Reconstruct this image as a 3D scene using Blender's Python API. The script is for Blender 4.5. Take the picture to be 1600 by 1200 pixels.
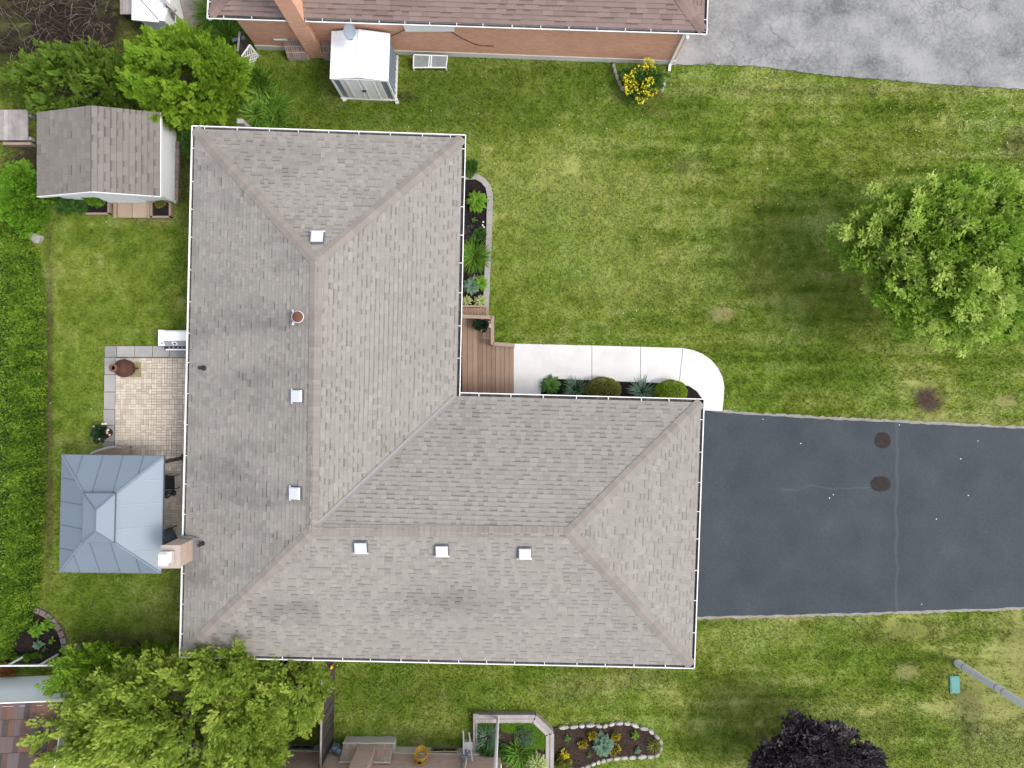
import bpy, math, random
import numpy as np
from mathutils import Vector, Matrix

random.seed(11)
rng = np.random.default_rng(11)
scene = bpy.context.scene
for o in list(bpy.data.objects):
    bpy.data.objects.remove(o)

# ------------------------------------------------------------------ camera, sky, sun, exposure
H = 27.0            # height of the drone above the ground, metres
F = 1100.0          # focal length in photograph pixels (photograph is 1600 x 1200)
cam_d = bpy.data.cameras.new('camera')
cam = bpy.data.objects.new('camera', cam_d)
scene.collection.objects.link(cam)
cam.location = (0, 0, H)
cam.rotation_euler = (0, 0, 0)
cam_d.sensor_fit = 'HORIZONTAL'
cam_d.sensor_width = 36.0
cam_d.lens = 36.0 * F / 1600.0
cam_d.clip_end = 2000.0
scene.camera = cam

SUN_EL, SUN_AZ = math.radians(55), math.radians(-14)   # azimuth measured from +X, counter-clockwise
sun_dir = Vector((math.cos(SUN_EL) * math.cos(SUN_AZ), math.cos(SUN_EL) * math.sin(SUN_AZ), math.sin(SUN_EL)))
world = bpy.data.worlds.new('World')
scene.world = world
world.use_nodes = True
wn = world.node_tree.nodes
wl = world.node_tree.links
bg = wn['Background']
sky = wn.new('ShaderNodeTexSky')
sky.sky_type = 'NISHITA'
sky.sun_disc = False
sky.sun_elevation = SUN_EL
sky.sun_rotation = math.pi / 2 - SUN_AZ
sky.dust_density = 3.0
hs = wn.new('ShaderNodeHueSaturation')
hs.inputs['Saturation'].default_value = 0.38
wl.new(sky.outputs[0], hs.inputs['Color'])
wl.new(hs.outputs[0], bg.inputs[0])
bg.inputs[1].default_value = 0.15
sun_d = bpy.data.lights.new('sun', 'SUN')
sun_d.energy = 0.72
sun_d.angle = math.radians(12)
sun_d.color = (1.0, 0.95, 0.87)
sun = bpy.data.objects.new('sun', sun_d)
scene.collection.objects.link(sun)
sun.rotation_euler = sun_dir.to_track_quat('Z', 'Y').to_euler()
scene.view_settings.view_transform = 'Standard'
scene.view_settings.look = 'None'
scene.view_settings.gamma = 1.0
scene.view_settings.use_curve_mapping = False
scene.view_settings.exposure = 1.22

# ------------------------------------------------------------------ helpers
def P(px, py, z=0.0):
    """World point seen at photograph pixel (px, py) at height z."""
    s = (H - z) / F
    return Vector(((px - 800) * s, (600 - py) * s, z))

def G(px, py):
    p = P(px, py)
    return (p.x, p.y)

ORG = {}

class MB:
    def __init__(self):
        self.v, self.f, self.t = [], [], []

    def face(self, pts, tone=0.5):
        n = len(self.v)
        self.v += [tuple(p) for p in pts]
        self.f.append(tuple(range(n, n + len(pts))))
        self.t.append(tone)

    def idx(self, pts, faces, tone=0.5):
        n = len(self.v)
        self.v += [tuple(p) for p in pts]
        for f in faces:
            self.f.append(tuple(i + n for i in f))
            self.t.append(tone)

    def hexa(self, b, t, tone=0.5):
        self.idx(list(b) + list(t), [(3, 2, 1, 0), (4, 5, 6, 7), (0, 1, 5, 4), (1, 2, 6, 5), (2, 3, 7, 6), (3, 0, 4, 7)], tone)

    def box(self, c, size, rot=0.0, tone=0.5):
        c = Vector(c)
        sx, sy, sz = size[0] / 2, size[1] / 2, size[2] / 2
        R = Matrix.Rotation(rot, 3, 'Z')
        q = [c + R @ Vector(p) for p in [(-sx, -sy, -sz), (sx, -sy, -sz), (sx, sy, -sz), (-sx, sy, -sz)]]
        w = [p + Vector((0, 0, 2 * sz)) for p in q]
        self.hexa(q, w, tone)

    def prism(self, poly, z0, z1, tone=0.5):
        n = len(poly)
        a = sum(poly[i][0] * poly[(i + 1) % n][1] - poly[(i + 1) % n][0] * poly[i][1] for i in range(n))
        if a < 0:
            poly = list(reversed(poly))
        pts = [(p[0], p[1], z0) for p in poly] + [(p[0], p[1], z1) for p in poly]
        self.idx(pts, [tuple(range(n, 2 * n))] + [(i, (i + 1) % n, (i + 1) % n + n, i + n) for i in range(n)], tone)

    def bar(self, p0, p1, w, h, tone=0.5, up=(0, 0, 1)):
        p0, p1 = Vector(p0), Vector(p1)
        d = (p1 - p0).normalized()
        u = Vector(up)
        s = d.cross(u)
        if s.length < 1e-4:
            s = d.cross(Vector((1, 0, 0)))
        s.normalize()
        u = s.cross(d)
        s = s * w / 2
        u = u * h / 2
        self.hexa([p0 - s - u, p0 + s - u, p1 + s - u, p1 - s - u], [p0 - s + u, p0 + s + u, p1 + s + u, p1 - s + u], tone)

    def tube(self, path, r, n=7, tone=0.5):
        path = [Vector(p) for p in path]
        rs = r if isinstance(r, (list, tuple)) else [r] * len(path)
        base = len(self.v)
        for i, p in enumerate(path):
            d = (path[min(i + 1, len(path) - 1)] - path[max(i - 1, 0)]).normalized()
            a = d.cross(Vector((0.31, 0.17, 0.93)))
            if a.length < 1e-3:
                a = d.cross(Vector((1, 0, 0)))
            a.normalize()
            b = d.cross(a)
            for k in range(n):
                th = 2 * math.pi * k / n
                self.v.append(tuple(p + (a * math.cos(th) + b * math.sin(th)) * rs[i]))
        for i in range(len(path) - 1):
            for k in range(n):
                a0, a1 = base + i * n + k, base + i * n + (k + 1) % n
                self.f.append((a0, a0 + n, a1 + n, a1))
                self.t.append(tone)
        self.f.append(tuple(base + k for k in range(n)))
        self.t.append(tone)
        e = base + (len(path) - 1) * n
        self.f.append(tuple(e + n - 1 - k for k in range(n)))
        self.t.append(tone)

    def lathe(self, prof, c, n=16, tone=0.5):
        c = Vector(c)
        base = len(self.v)
        for r, z in prof:
            for k in range(n):
                th = 2 * math.pi * k / n
                self.v.append((c.x + r * math.cos(th), c.y + r * math.sin(th), c.z + z))
        for i in range(len(prof) - 1):
            for k in range(n):
                a0, a1 = base + i * n + k, base + i * n + (k + 1) % n
                self.f.append((a0, a1, a1 + n, a0 + n))
                self.t.append(tone)
        e = base + (len(prof) - 1) * n
        self.f.append(tuple(e + k for k in range(n)))
        self.t.append(tone)

def mesh_from(name, mb, org, smooth=False):
    me = bpy.data.meshes.new(name)
    me.from_pydata([(v[0] - org[0], v[1] - org[1], v[2] - org[2]) for v in mb.v], [], mb.f)
    at = me.attributes.new('tone', 'FLOAT', 'FACE')
    at.data.foreach_set('value', np.array(mb.t, dtype=np.float32))
    if smooth:
        me.polygons.foreach_set('use_smooth', np.ones(len(me.polygons), dtype=bool))
        me.set_sharp_from_angle(angle=0.7)
    me.update()
    return me

def tag(o, label=None, cat=None, group=None, kind=None):
    if label: o['label'] = label
    if cat: o['category'] = cat
    if group: o['group'] = group
    if kind: o['kind'] = kind
    return o

def link(o, parent, org):
    scene.collection.objects.link(o)
    if parent is not None:
        o.parent = parent
        ORG[o.name] = ORG[parent.name]
    else:
        o.location = org
        ORG[o.name] = Vector(org)
    return o

def thing(name, label, cat, loc, group=None):
    o = bpy.data.objects.new(name, None)
    o.empty_display_size = 0.2
    link(o, None, Vector(loc))
    return tag(o, label, cat, group)

def obj(name, mb, m, parent=None, org=(0, 0, 0), kind=None, smooth=False):
    og = ORG[parent.name] if parent is not None else Vector(org)
    me = mesh_from(name, mb, og, smooth)
    me.materials.append(m)
    o = bpy.data.objects.new(name, me)
    link(o, parent, og)
    if kind: o['kind'] = kind
    return o

def piece(name, me, parent, mat4):
    """A child that shares mesh data; mat4 is its world placement."""
    o = bpy.data.objects.new(name, me)
    og = ORG[parent.name]
    link(o, parent, og)
    o.matrix_local = Matrix.Translation(-Vector(og)) @ mat4
    return o

def np_obj(name, V, T, tone, m, parent=None, org=(0, 0, 0), kind=None, col=None, smooth=False):
    og = ORG[parent.name] if parent is not None else Vector(org)
    V = np.asarray(V, dtype=np.float32) - np.array(tuple(og), dtype=np.float32)
    T = np.asarray(T, dtype=np.int32)
    me = bpy.data.meshes.new(name)
    k = T.shape[1]
    me.vertices.add(len(V))
    me.vertices.foreach_set('co', V.ravel())
    me.loops.add(T.size)
    me.loops.foreach_set('vertex_index', T.ravel())
    me.polygons.add(len(T))
    me.polygons.foreach_set('loop_start', np.arange(0, T.size, k, dtype=np.int32))
    me.update(calc_edges=True)
    at = me.attributes.new('tone', 'FLOAT', 'FACE')
    at.data.foreach_set('value', np.broadcast_to(np.asarray(tone, dtype=np.float32), (len(T),)).copy())
    if col is not None:
        dom = 'POINT' if len(col) == len(V) else 'FACE'
        ca = me.attributes.new('col', 'FLOAT_COLOR', dom)
        c4 = np.ones((len(col), 4), dtype=np.float32)
        c4[:, :3] = col
        ca.data.foreach_set('color', c4.ravel())
    if smooth:
        me.polygons.foreach_set('use_smooth', np.ones(len(me.polygons), dtype=bool))
    me.validate()
    me.materials.append(m)
    o = bpy.data.objects.new(name, me)
    link(o, parent, og)
    if kind: o['kind'] = kind
    return o

# ------------------------------------------------------------------ materials
KALB = 0.74      # real-world albedo: the picture is exposed about a stop over
KEEP = {'white_metal_trim', 'orange_brick', 'white_painted_siding', 'white_steel_roof', 'yellow_petal', 'white_petal', 'pink_petal', 'yellow_rubber', 'pole_concrete', 'buff_paver', 'pink_brick', 'foundation_concrete', 'weathered_timber', 'pink_face_brick'}
def mat(name, ramp, rough=0.85, tone=0.7, rnd=0.0, n1=(1.5, 0.25), n2=(30.0, 0.2), bump=(60.0, 0.0),
        metal=0.0, spec=0.3, trans=0.0, brick=None, usecol=False, stain=None, leaf=False):
    if not leaf and name not in KEEP:
        ramp = [tuple(v * KALB for v in c) for c in ramp]
    m = bpy.data.materials.new(name)
    m.use_nodes = True
    nt = m.node_tree
    N, L = nt.nodes, nt.links
    b = N['Principled BSDF']
    out = N['Material Output']
    b.inputs['Roughness'].default_value = rough
    b.inputs['Metallic'].default_value = metal
    b.inputs['Specular IOR Level'].default_value = spec
    geo = N.new('ShaderNodeNewGeometry')
    pos = geo.outputs['Position']

    def math_(op, a, bb, c=None):
        n = N.new('ShaderNodeMath')
        n.operation = op
        for i, x in enumerate([a, bb] + ([c] if c is not None else [])):
            if isinstance(x, (int, float)):
                n.inputs[i].default_value = x
            else:
                L.new(x, n.inputs[i])
        return n.outputs[0]

    def noise(scale, detail=4):
        n = N.new('ShaderNodeTexNoise')
        n.inputs['Scale'].default_value = scale
        n.inputs['Detail'].default_value = detail
        L.new(pos, n.inputs['Vector'])
        return n.outputs['Fac']
    at = N.new('ShaderNodeAttribute')
    at.attribute_name = 'tone'
    f = math_('MULTIPLY_ADD', at.outputs['Fac'], tone, 0.5 - 0.5 * tone)
    if rnd:
        oi = N.new('ShaderNodeObjectInfo')
        f = math_('ADD', f, math_('MULTIPLY_ADD', oi.outputs['Random'], rnd, -0.5 * rnd))
    if n1[1]:
        f = math_('ADD', f, math_('MULTIPLY_ADD', noise(n1[0]), 2 * n1[1], -n1[1]))
    if n2[1]:
        f = math_('ADD', f, math_('MULTIPLY_ADD', noise(n2[0], 2), 2 * n2[1], -n2[1]))
    if stain:
        sp = N.new('ShaderNodeSeparateXYZ')
        L.new(pos, sp.inputs[0])
        mp = N.new('ShaderNodeVectorMath'); mp.operation = 'MULTIPLY'
        mp.inputs[1].default_value = stain[1]
        L.new(pos, mp.inputs[0])
        sn = N.new('ShaderNodeTexNoise'); sn.inputs['Scale'].default_value = 1.0; sn.inputs['Detail'].default_value = 4
        L.new(mp.outputs[0], sn.inputs['Vector'])
        mr = N.new('ShaderNodeMapRange'); mr.inputs['From Min'].default_value = 0.46; mr.inputs['From Max'].default_value = 0.72
        L.new(sn.outputs['Fac'], mr.inputs['Value'])
        k = math_('MULTIPLY', mr.outputs[0], math_('LESS_THAN', sp.outputs['X'], stain[0]))
        f = math_('SUBTRACT', f, math_('MULTIPLY', k, stain[2]))
    if usecol:
        ca = N.new('ShaderNodeAttribute')
        ca.attribute_name = 'col'
        k = math_('MULTIPLY_ADD', f, 1.2, 0.4)
        mx = N.new('ShaderNodeVectorMath')
        mx.operation = 'SCALE'
        L.new(ca.outputs['Color'], mx.inputs[0])
        L.new(k, mx.inputs['Scale'])
        color = mx.outputs[0]
    else:
        cr = N.new('ShaderNodeValToRGB')
        els = cr.color_ramp.elements
        while len(els) < len(ramp):
            els.new(0.5)
        for i, c in enumerate(ramp):
            els[i].position = i / max(1, len(ramp) - 1)
            els[i].color = (c[0], c[1], c[2], 1)
        L.new(f, cr.inputs[0])
        color = cr.outputs[0]
    if brick:
        (sx, sz, mortar, msz, axis) = brick      # brick length, course height, mortar colour, mortar width, wall axis
        sep = N.new('ShaderNodeSeparateXYZ')
        L.new(pos, sep.inputs[0])
        cmb = N.new('ShaderNodeCombineXYZ')
        h = sep.outputs['X'] if axis == 'x' else sep.outputs['Y'] if axis == 'y' else math_('ADD', sep.outputs['X'], sep.outputs['Y'])
        L.new(h, cmb.inputs[0])
        L.new(sep.outputs['Z'], cmb.inputs[1])
        bt = N.new('ShaderNodeTexBrick')
        bt.inputs['Scale'].default_value = 1.0
        bt.inputs['Mortar Size'].default_value = msz
        bt.inputs['Mortar Smooth'].default_value = 0.1
        bt.inputs['Brick Width'].default_value = sx
        bt.inputs['Row Height'].default_value = sz
        bt.inputs['Color1'].default_value = (1, 1, 1, 1)
        bt.inputs['Color2'].default_value = (0.78, 0.78, 0.78, 1)
        bt.inputs['Mortar'].default_value = (1, 1, 1, 1)
        L.new(cmb.outputs[0], bt.inputs['Vector'])
        mu = N.new('ShaderNodeMix')
        mu.data_type = 'RGBA'
        mu.blend_type = 'MULTIPLY'
        mu.inputs['Factor'].default_value = 0.8
        L.new(color, mu.inputs['A'])
        L.new(bt.outputs['Color'], mu.inputs['B'])
        mm = N.new('ShaderNodeMix')
        mm.data_type = 'RGBA'
        L.new(bt.outputs['Fac'], mm.inputs['Factor'])
        L.new(mu.outputs['Result'], mm.inputs['A'])
        mm.inputs['B'].default_value = (*mortar, 1)
        color = mm.outputs['Result']
    L.new(color, b.inputs['Base Color'])
    if bump[1]:
        bn = N.new('ShaderNodeBump')
        bn.inputs['Strength'].default_value = bump[1]
        bn.inputs['Distance'].default_value = 0.03
        L.new(noise(bump[0], 5), bn.inputs['Height'])
        L.new(bn.outputs[0], b.inputs['Normal'])
    if trans:
        tr = N.new('ShaderNodeBsdfTranslucent')
        L.new(color, tr.inputs['Color'])
        ms = N.new('ShaderNodeMixShader')
        ms.inputs[0].default_value = trans
        L.new(b.outputs[0], ms.inputs[1])
        L.new(tr.outputs[0], ms.inputs[2])
        L.new(ms.outputs[0], out.inputs['Surface'])
    return m

def sub(m):
    return m

M_shingle = mat('taupe_shingle', [(0.074, 0.069, 0.063), (0.194, 0.180, 0.164), (0.303, 0.283, 0.257), (0.40, 0.373, 0.340)], rough=0.95, tone=1.0, n1=(0.35, 0.05), n2=(45, 0.08), bump=(120, 0.25), spec=0.15, stain=(-6.5, (0.28, 0.85, 0.0), 0.27))
M_cap = mat('ridge_cap_shingle', [(0.225, 0.198, 0.177), (0.278, 0.247, 0.222), (0.33, 0.295, 0.266)], rough=0.95, tone=0.4, rnd=0.5, n1=(0.5, 0.1), n2=(45, 0.12), bump=(120, 0.25), spec=0.15)
M_valley = mat('valley_strip', [(0.25, 0.235, 0.225), (0.33, 0.31, 0.297)], rough=0.9, n1=(2, 0.3), n2=(40, 0.2), spec=0.2)
M_brown_shingle = mat('brown_shingle', [(0.058, 0.042, 0.038), (0.15, 0.108, 0.097), (0.245, 0.178, 0.16), (0.33, 0.25, 0.225)], rough=0.95, tone=1.0, n1=(0.5, 0.08), n2=(45, 0.1), bump=(120, 0.25), spec=0.15)
M_brown_cap = mat('brown_cap_shingle', [(0.15, 0.105, 0.093), (0.22, 0.155, 0.138), (0.29, 0.21, 0.185)], rough=0.95, tone=0.4, rnd=0.6, n2=(45, 0.1), spec=0.15)
M_shed_shingle = mat('grey_shed_shingle', [(0.065, 0.058, 0.054), (0.145, 0.131, 0.12), (0.22, 0.20, 0.182), (0.29, 0.265, 0.243)], rough=0.95, tone=1.0, n1=(0.5, 0.08), n2=(45, 0.1), bump=(120, 0.25), spec=0.15)
M_red_shingle = mat('red_brown_shingle', [(0.07, 0.062, 0.064), (0.115, 0.08, 0.07), (0.18, 0.10, 0.072), (0.15, 0.12, 0.118)], rough=0.95, tone=1.1, n2=(45, 0.1), spec=0.15)
M_white = mat('white_metal_trim', [(0.62, 0.62, 0.62), (0.8, 0.8, 0.8)], rough=0.45, tone=0.3, n1=(2, 0.3), n2=(20, 0.1), spec=0.4)
M_dirty = mat('gutter_debris', [(0.02, 0.018, 0.016), (0.06, 0.055, 0.05), (0.20, 0.19, 0.18)], rough=0.9, n1=(2.5, 0.5), n2=(14, 0.4))
M_buff = mat('buff_brick', [(0.42, 0.30, 0.22), (0.52, 0.38, 0.29), (0.58, 0.45, 0.36)], rough=0.9, brick=(0.22, 0.075, (0.42, 0.36, 0.31), 0.008, 'xy'), n2=(25, 0.3), bump=(60, 0.3))
M_orange = mat('orange_brick', [(0.48, 0.225, 0.145), (0.60, 0.32, 0.215), (0.68, 0.40, 0.285)], rough=0.9, brick=(0.22, 0.075, (0.52, 0.32, 0.23), 0.006, 'xy'), n1=(1.2, 0.3), n2=(12, 0.35), bump=(60, 0.3))
M_orange_dark = mat('weathered_brick', [(0.18, 0.10, 0.075), (0.26, 0.155, 0.115)], rough=0.9, tone=0.6, n2=(18, 0.4), bump=(60, 0.3))
M_pink = mat('pink_brick', [(0.48, 0.33, 0.26), (0.56, 0.40, 0.33), (0.62, 0.46, 0.385)], rough=0.9, brick=(0.22, 0.075, (0.46, 0.36, 0.31), 0.006, 'xy'), n2=(12, 0.3), bump=(60, 0.3))
M_mortar = mat('mortar', [(0.42, 0.36, 0.32), (0.52, 0.46, 0.42)], rough=0.95)
M_found = mat('foundation_concrete', [(0.38, 0.37, 0.335), (0.5, 0.49, 0.45), (0.58, 0.57, 0.53)], rough=0.95, n1=(1.0, 0.5), n2=(20, 0.3), bump=(40, 0.2))
M_walk = mat('pale_concrete', [(0.58, 0.57, 0.56), (0.72, 0.71, 0.70), (0.79, 0.78, 0.77)], rough=0.9, n1=(1.1, 0.7), n2=(25, 0.15), bump=(90, 0.1))
M_curb = mat('curb_concrete', [(0.26, 0.245, 0.23), (0.34, 0.325, 0.31), (0.42, 0.40, 0.38)], rough=0.95, rnd=0.4, n1=(2, 0.3), n2=(40, 0.25), bump=(60, 0.2))
M_slab = mat('grey_slab', [(0.26, 0.26, 0.25), (0.36, 0.355, 0.34), (0.44, 0.43, 0.41)], rough=0.95, rnd=0.7, n1=(3, 0.3), n2=(40, 0.2), bump=(60, 0.2))
M_paver = mat('buff_paver', [(0.38, 0.325, 0.26), (0.49, 0.43, 0.355), (0.57, 0.51, 0.43)], rough=0.95, tone=0.6, rnd=0.7, n1=(0.6, 0.4), n2=(40, 0.2), bump=(70, 0.25))
M_sand = mat('joint_sand', [(0.09, 0.07, 0.055), (0.15, 0.12, 0.1)], rough=1.0, n2=(30, 0.4))
M_deck = mat('deck_board', [(0.22, 0.145, 0.10), (0.30, 0.205, 0.15), (0.37, 0.265, 0.20)], rough=0.8, rnd=0.6, n1=(2, 0.3), n2=(30, 0.25), bump=(50, 0.2))
M_rail = mat('rail_wood', [(0.30, 0.215, 0.16), (0.40, 0.30, 0.235)], rough=0.8, n1=(3, 0.4), n2=(30, 0.2))
M_oldwood = mat('weathered_timber', [(0.16, 0.14, 0.13), (0.27, 0.245, 0.235), (0.38, 0.35, 0.34)], rough=0.9, rnd=0.6, n1=(3, 0.5), n2=(35, 0.35), bump=(50, 0.3))
M_palewood = mat('pale_plywood', [(0.36, 0.27, 0.19), (0.46, 0.36, 0.27)], rough=0.85, rnd=0.4, n1=(2, 0.4), n2=(20, 0.2))
M_darkwood = mat('dark_fence_wood', [(0.035, 0.028, 0.024), (0.07, 0.06, 0.055), (0.11, 0.10, 0.095)], rough=0.9, rnd=0.6, n1=(2, 0.4), n2=(25, 0.3), bump=(50, 0.3))
M_gazebo = mat('blue_grey_roof_metal', [(0.175, 0.22, 0.272), (0.205, 0.255, 0.312)], rough=0.5, metal=0.1, tone=0.3, rnd=0.5, n1=(1.2, 0.4), n2=(8, 0.1), spec=0.5)
M_gazebo_rib = mat('grey_roof_rib', [(0.145, 0.18, 0.22), (0.18, 0.22, 0.265)], rough=0.4, metal=0.25, spec=0.5)
M_bronze = mat('bronze_post', [(0.05, 0.04, 0.035), (0.10, 0.082, 0.072)], rough=0.5, spec=0.4)
M_black = mat('black_metal', [(0.012, 0.012, 0.014), (0.03, 0.03, 0.033)], rough=0.5, spec=0.4)
M_greycloth = mat('dark_grey_cloth', [(0.05, 0.06, 0.075), (0.09, 0.10, 0.12)], rough=0.9, n1=(6, 0.5))
M_terra = mat('brown_terracotta', [(0.06, 0.026, 0.02), (0.11, 0.05, 0.035), (0.16, 0.075, 0.05)], rough=0.6, n1=(5, 0.5), n2=(30, 0.3))
M_rust = mat('rusty_metal', [(0.06, 0.035, 0.03), (0.16, 0.06, 0.03), (0.34, 0.12, 0.04)], rough=0.8, n1=(8, 0.8), tone=0.2)
M_ventwhite = mat('pale_vent_metal', [(0.58, 0.61, 0.68), (0.7, 0.73, 0.8)], rough=0.4, spec=0.4, n1=(3, 0.3))
M_ventbase = mat('vent_flashing', [(0.10, 0.10, 0.12), (0.18, 0.18, 0.2)], rough=0.7, n1=(5, 0.4))
M_lead = mat('lead_flashing', [(0.15, 0.14, 0.14), (0.23, 0.22, 0.22)], rough=0.7, n1=(5, 0.4))
M_bluesiding = mat('blue_grey_steel', [(0.20, 0.26, 0.32), (0.26, 0.32, 0.385)], rough=0.5, n1=(2, 0.3), spec=0.4)
M_shedroof = mat('white_steel_roof', [(0.64, 0.67, 0.69), (0.78, 0.80, 0.81)], rough=0.5, rnd=0.25, n1=(1.5, 0.5), spec=0.4)
M_shedwhite = mat('white_painted_siding', [(0.66, 0.69, 0.69), (0.78, 0.8, 0.8)], rough=0.7, rnd=0.2, n1=(1.5, 0.5), n2=(10, 0.2))
M_mulch = mat('dark_mulch', [(0.010, 0.008, 0.008), (0.022, 0.018, 0.018), (0.05, 0.042, 0.042)], rough=1.0, n1=(4, 0.3), n2=(40, 0.5), bump=(35, 1.0), spec=0.1)
M_soil = mat('brown_soil', [(0.028, 0.019, 0.015), (0.055, 0.038, 0.03), (0.09, 0.068, 0.055)], rough=1.0, n1=(3, 0.4), n2=(25, 0.5), bump=(25, 1.0), spec=0.1)
M_stone = mat('pale_stone', [(0.30, 0.285, 0.25), (0.45, 0.43, 0.39), (0.6, 0.58, 0.54)], rough=0.9, rnd=0.7, n1=(5, 0.5), n2=(30, 0.4), bump=(30, 0.5))
M_brickedge = mat('mauve_edging_brick', [(0.16, 0.125, 0.115), (0.24, 0.195, 0.18), (0.31, 0.26, 0.245)], rough=0.95, rnd=0.7, n2=(30, 0.3), bump=(60, 0.3))
M_glass = mat('window_pane', [(0.02, 0.024, 0.028), (0.05, 0.055, 0.06)], rough=0.08, spec=0.6)
M_clear = mat('cloudy_plastic', [(0.16, 0.18, 0.17), (0.32, 0.35, 0.34)], rough=0.25, n1=(4, 0.6), spec=0.5)
M_dish = mat('grey_blue_dish', [(0.22, 0.27, 0.32), (0.28, 0.33, 0.38)], rough=0.5, spec=0.4)
M_pole = mat('pole_concrete', [(0.5, 0.51, 0.52), (0.62, 0.625, 0.63)], rough=0.8, n1=(3, 0.5), n2=(30, 0.3))
M_teal = mat('teal_plastic', [(0.07, 0.24, 0.22), (0.11, 0.31, 0.28)], rough=0.6, n1=(5, 0.5))
M_yellow = mat('yellow_rubber', [(0.5, 0.28, 0.015), (0.62, 0.38, 0.03)], rough=0.5)
M_blueplastic = mat('grey_blue_paint', [(0.12, 0.17, 0.22), (0.20, 0.26, 0.31)], rough=0.6, n1=(6, 0.4))
M_bark = mat('bark', [(0.06, 0.048, 0.038), (0.13, 0.11, 0.09)], rough=0.95, n1=(4, 0.5), n2=(20, 0.4), bump=(25, 0.6))
M_twig = mat('bare_twig', [(0.03, 0.02, 0.015), (0.11, 0.08, 0.062), (0.30, 0.25, 0.21)], rough=0.95, tone=1.0)
M_petal_y = mat('yellow_petal', [(0.60, 0.52, 0.015), (0.76, 0.70, 0.05)], rough=0.7, tone=1.0, trans=0.2)
M_petal_w = mat('white_petal', [(0.5, 0.48, 0.42), (0.75, 0.73, 0.68)], rough=0.7, tone=1.0)
M_petal_p = mat('pink_petal', [(0.5, 0.28, 0.28), (0.7, 0.55, 0.52)], rough=0.7, tone=1.0)

def leafmat(name, ramp, trans=0.38, rough=0.55, tone=0.9, n1=(0.8, 0.12), n2=(9, 0.1), spec=0.15):
    return mat(name, ramp, rough=rough, tone=tone, n1=n1, n2=n2, trans=trans, spec=spec, leaf=True)
L_hedge = leafmat('clipped_hedge_leaf', [(0.032, 0.08, 0.01), (0.12, 0.225, 0.018), (0.25, 0.38, 0.04)])
L_cedar = leafmat('cedar_spray', [(0.09, 0.155, 0.02), (0.29, 0.4, 0.055), (0.52, 0.59, 0.14)], trans=0.48)
L_cedarmix = leafmat('arborvitae_spray', [(0.075, 0.16, 0.014), (0.2, 0.345, 0.025), (0.36, 0.48, 0.06)], trans=0.48)
L_darkcedar = leafmat('dark_cedar_spray', [(0.04, 0.08, 0.012), (0.11, 0.19, 0.022), (0.2, 0.29, 0.035)])
L_ash = leafmat('broad_leaf', [(0.055, 0.15, 0.018), (0.23, 0.38, 0.04), (0.54, 0.63, 0.18)], trans=0.48, tone=1.0)
L_bush = leafmat('bright_leaf', [(0.06, 0.16, 0.012), (0.14, 0.29, 0.02), (0.25, 0.4, 0.05)])
L_purple = leafmat('purple_leaf', [(0.02, 0.016, 0.02), (0.06, 0.05, 0.058), (0.18, 0.16, 0.17)], trans=0.1, tone=1.0)
L_lily = leafmat('strap_leaf', [(0.05, 0.12, 0.012), (0.11, 0.23, 0.025), (0.22, 0.36, 0.06)])
L_lime = leafmat('lime_leaf', [(0.07, 0.17, 0.013), (0.14, 0.28, 0.025), (0.22, 0.38, 0.06)])
L_green = leafmat('mid_green_leaf', [(0.04, 0.11, 0.02), (0.09, 0.20, 0.04), (0.16, 0.29, 0.08)])
L_blue = leafmat('blue_green_leaf', [(0.07, 0.13, 0.085), (0.14, 0.23, 0.155), (0.24, 0.34, 0.24)])
L_grey = leafmat('grey_mauve_leaf', [(0.07, 0.07, 0.085), (0.13, 0.13, 0.15), (0.2, 0.2, 0.22)])
L_olive = leafmat('olive_leaf', [(0.1, 0.12, 0.02), (0.2, 0.22, 0.045), (0.3, 0.31, 0.08)])
L_box = leafmat('boxwood_leaf', [(0.1, 0.17, 0.01), (0.22, 0.33, 0.02), (0.34, 0.43, 0.05)])
L_vari = leafmat('cream_edged_leaf', [(0.10, 0.20, 0.03), (0.36, 0.42, 0.17), (0.58, 0.6, 0.34)], tone=1.0)
L_darkpot = leafmat('dark_pot_leaf', [(0.012, 0.035, 0.014), (0.03, 0.07, 0.03), (0.07, 0.12, 0.06)])
L_maroon = leafmat('maroon_leaf', [(0.05, 0.03, 0.02), (0.10, 0.07, 0.04)])

# ------------------------------------------------------------------ noise on the ground
def vnoise(x, y, sx, sy, seed):
    r = np.random.default_rng(seed)
    tab = r.random((256, 256))
    gx, gy = np.asarray(x) / sx + 1000.3, np.asarray(y) / sy + 1000.7
    ix, iy = np.floor(gx).astype(int), np.floor(gy).astype(int)
    fx, fy = gx - ix, gy - iy
    fx, fy = fx * fx * (3 - 2 * fx), fy * fy * (3 - 2 * fy)
    a, b = tab[ix % 256, iy % 256], tab[(ix + 1) % 256, iy % 256]
    c, d = tab[ix % 256, (iy + 1) % 256], tab[(ix + 1) % 256, (iy + 1) % 256]
    return (a * (1 - fx) + b * fx) * (1 - fy) + (c * (1 - fx) + d * fx) * fy

def fbm(x, y, s, seed, aspect=1.0):
    return (vnoise(x, y, s * aspect, s, seed) * 0.5 + vnoise(x, y, s * aspect / 2.1, s / 2.1, seed + 1) * 0.3
            + vnoise(x, y, s * aspect / 4.3, s / 4.3, seed + 2) * 0.2)

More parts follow.
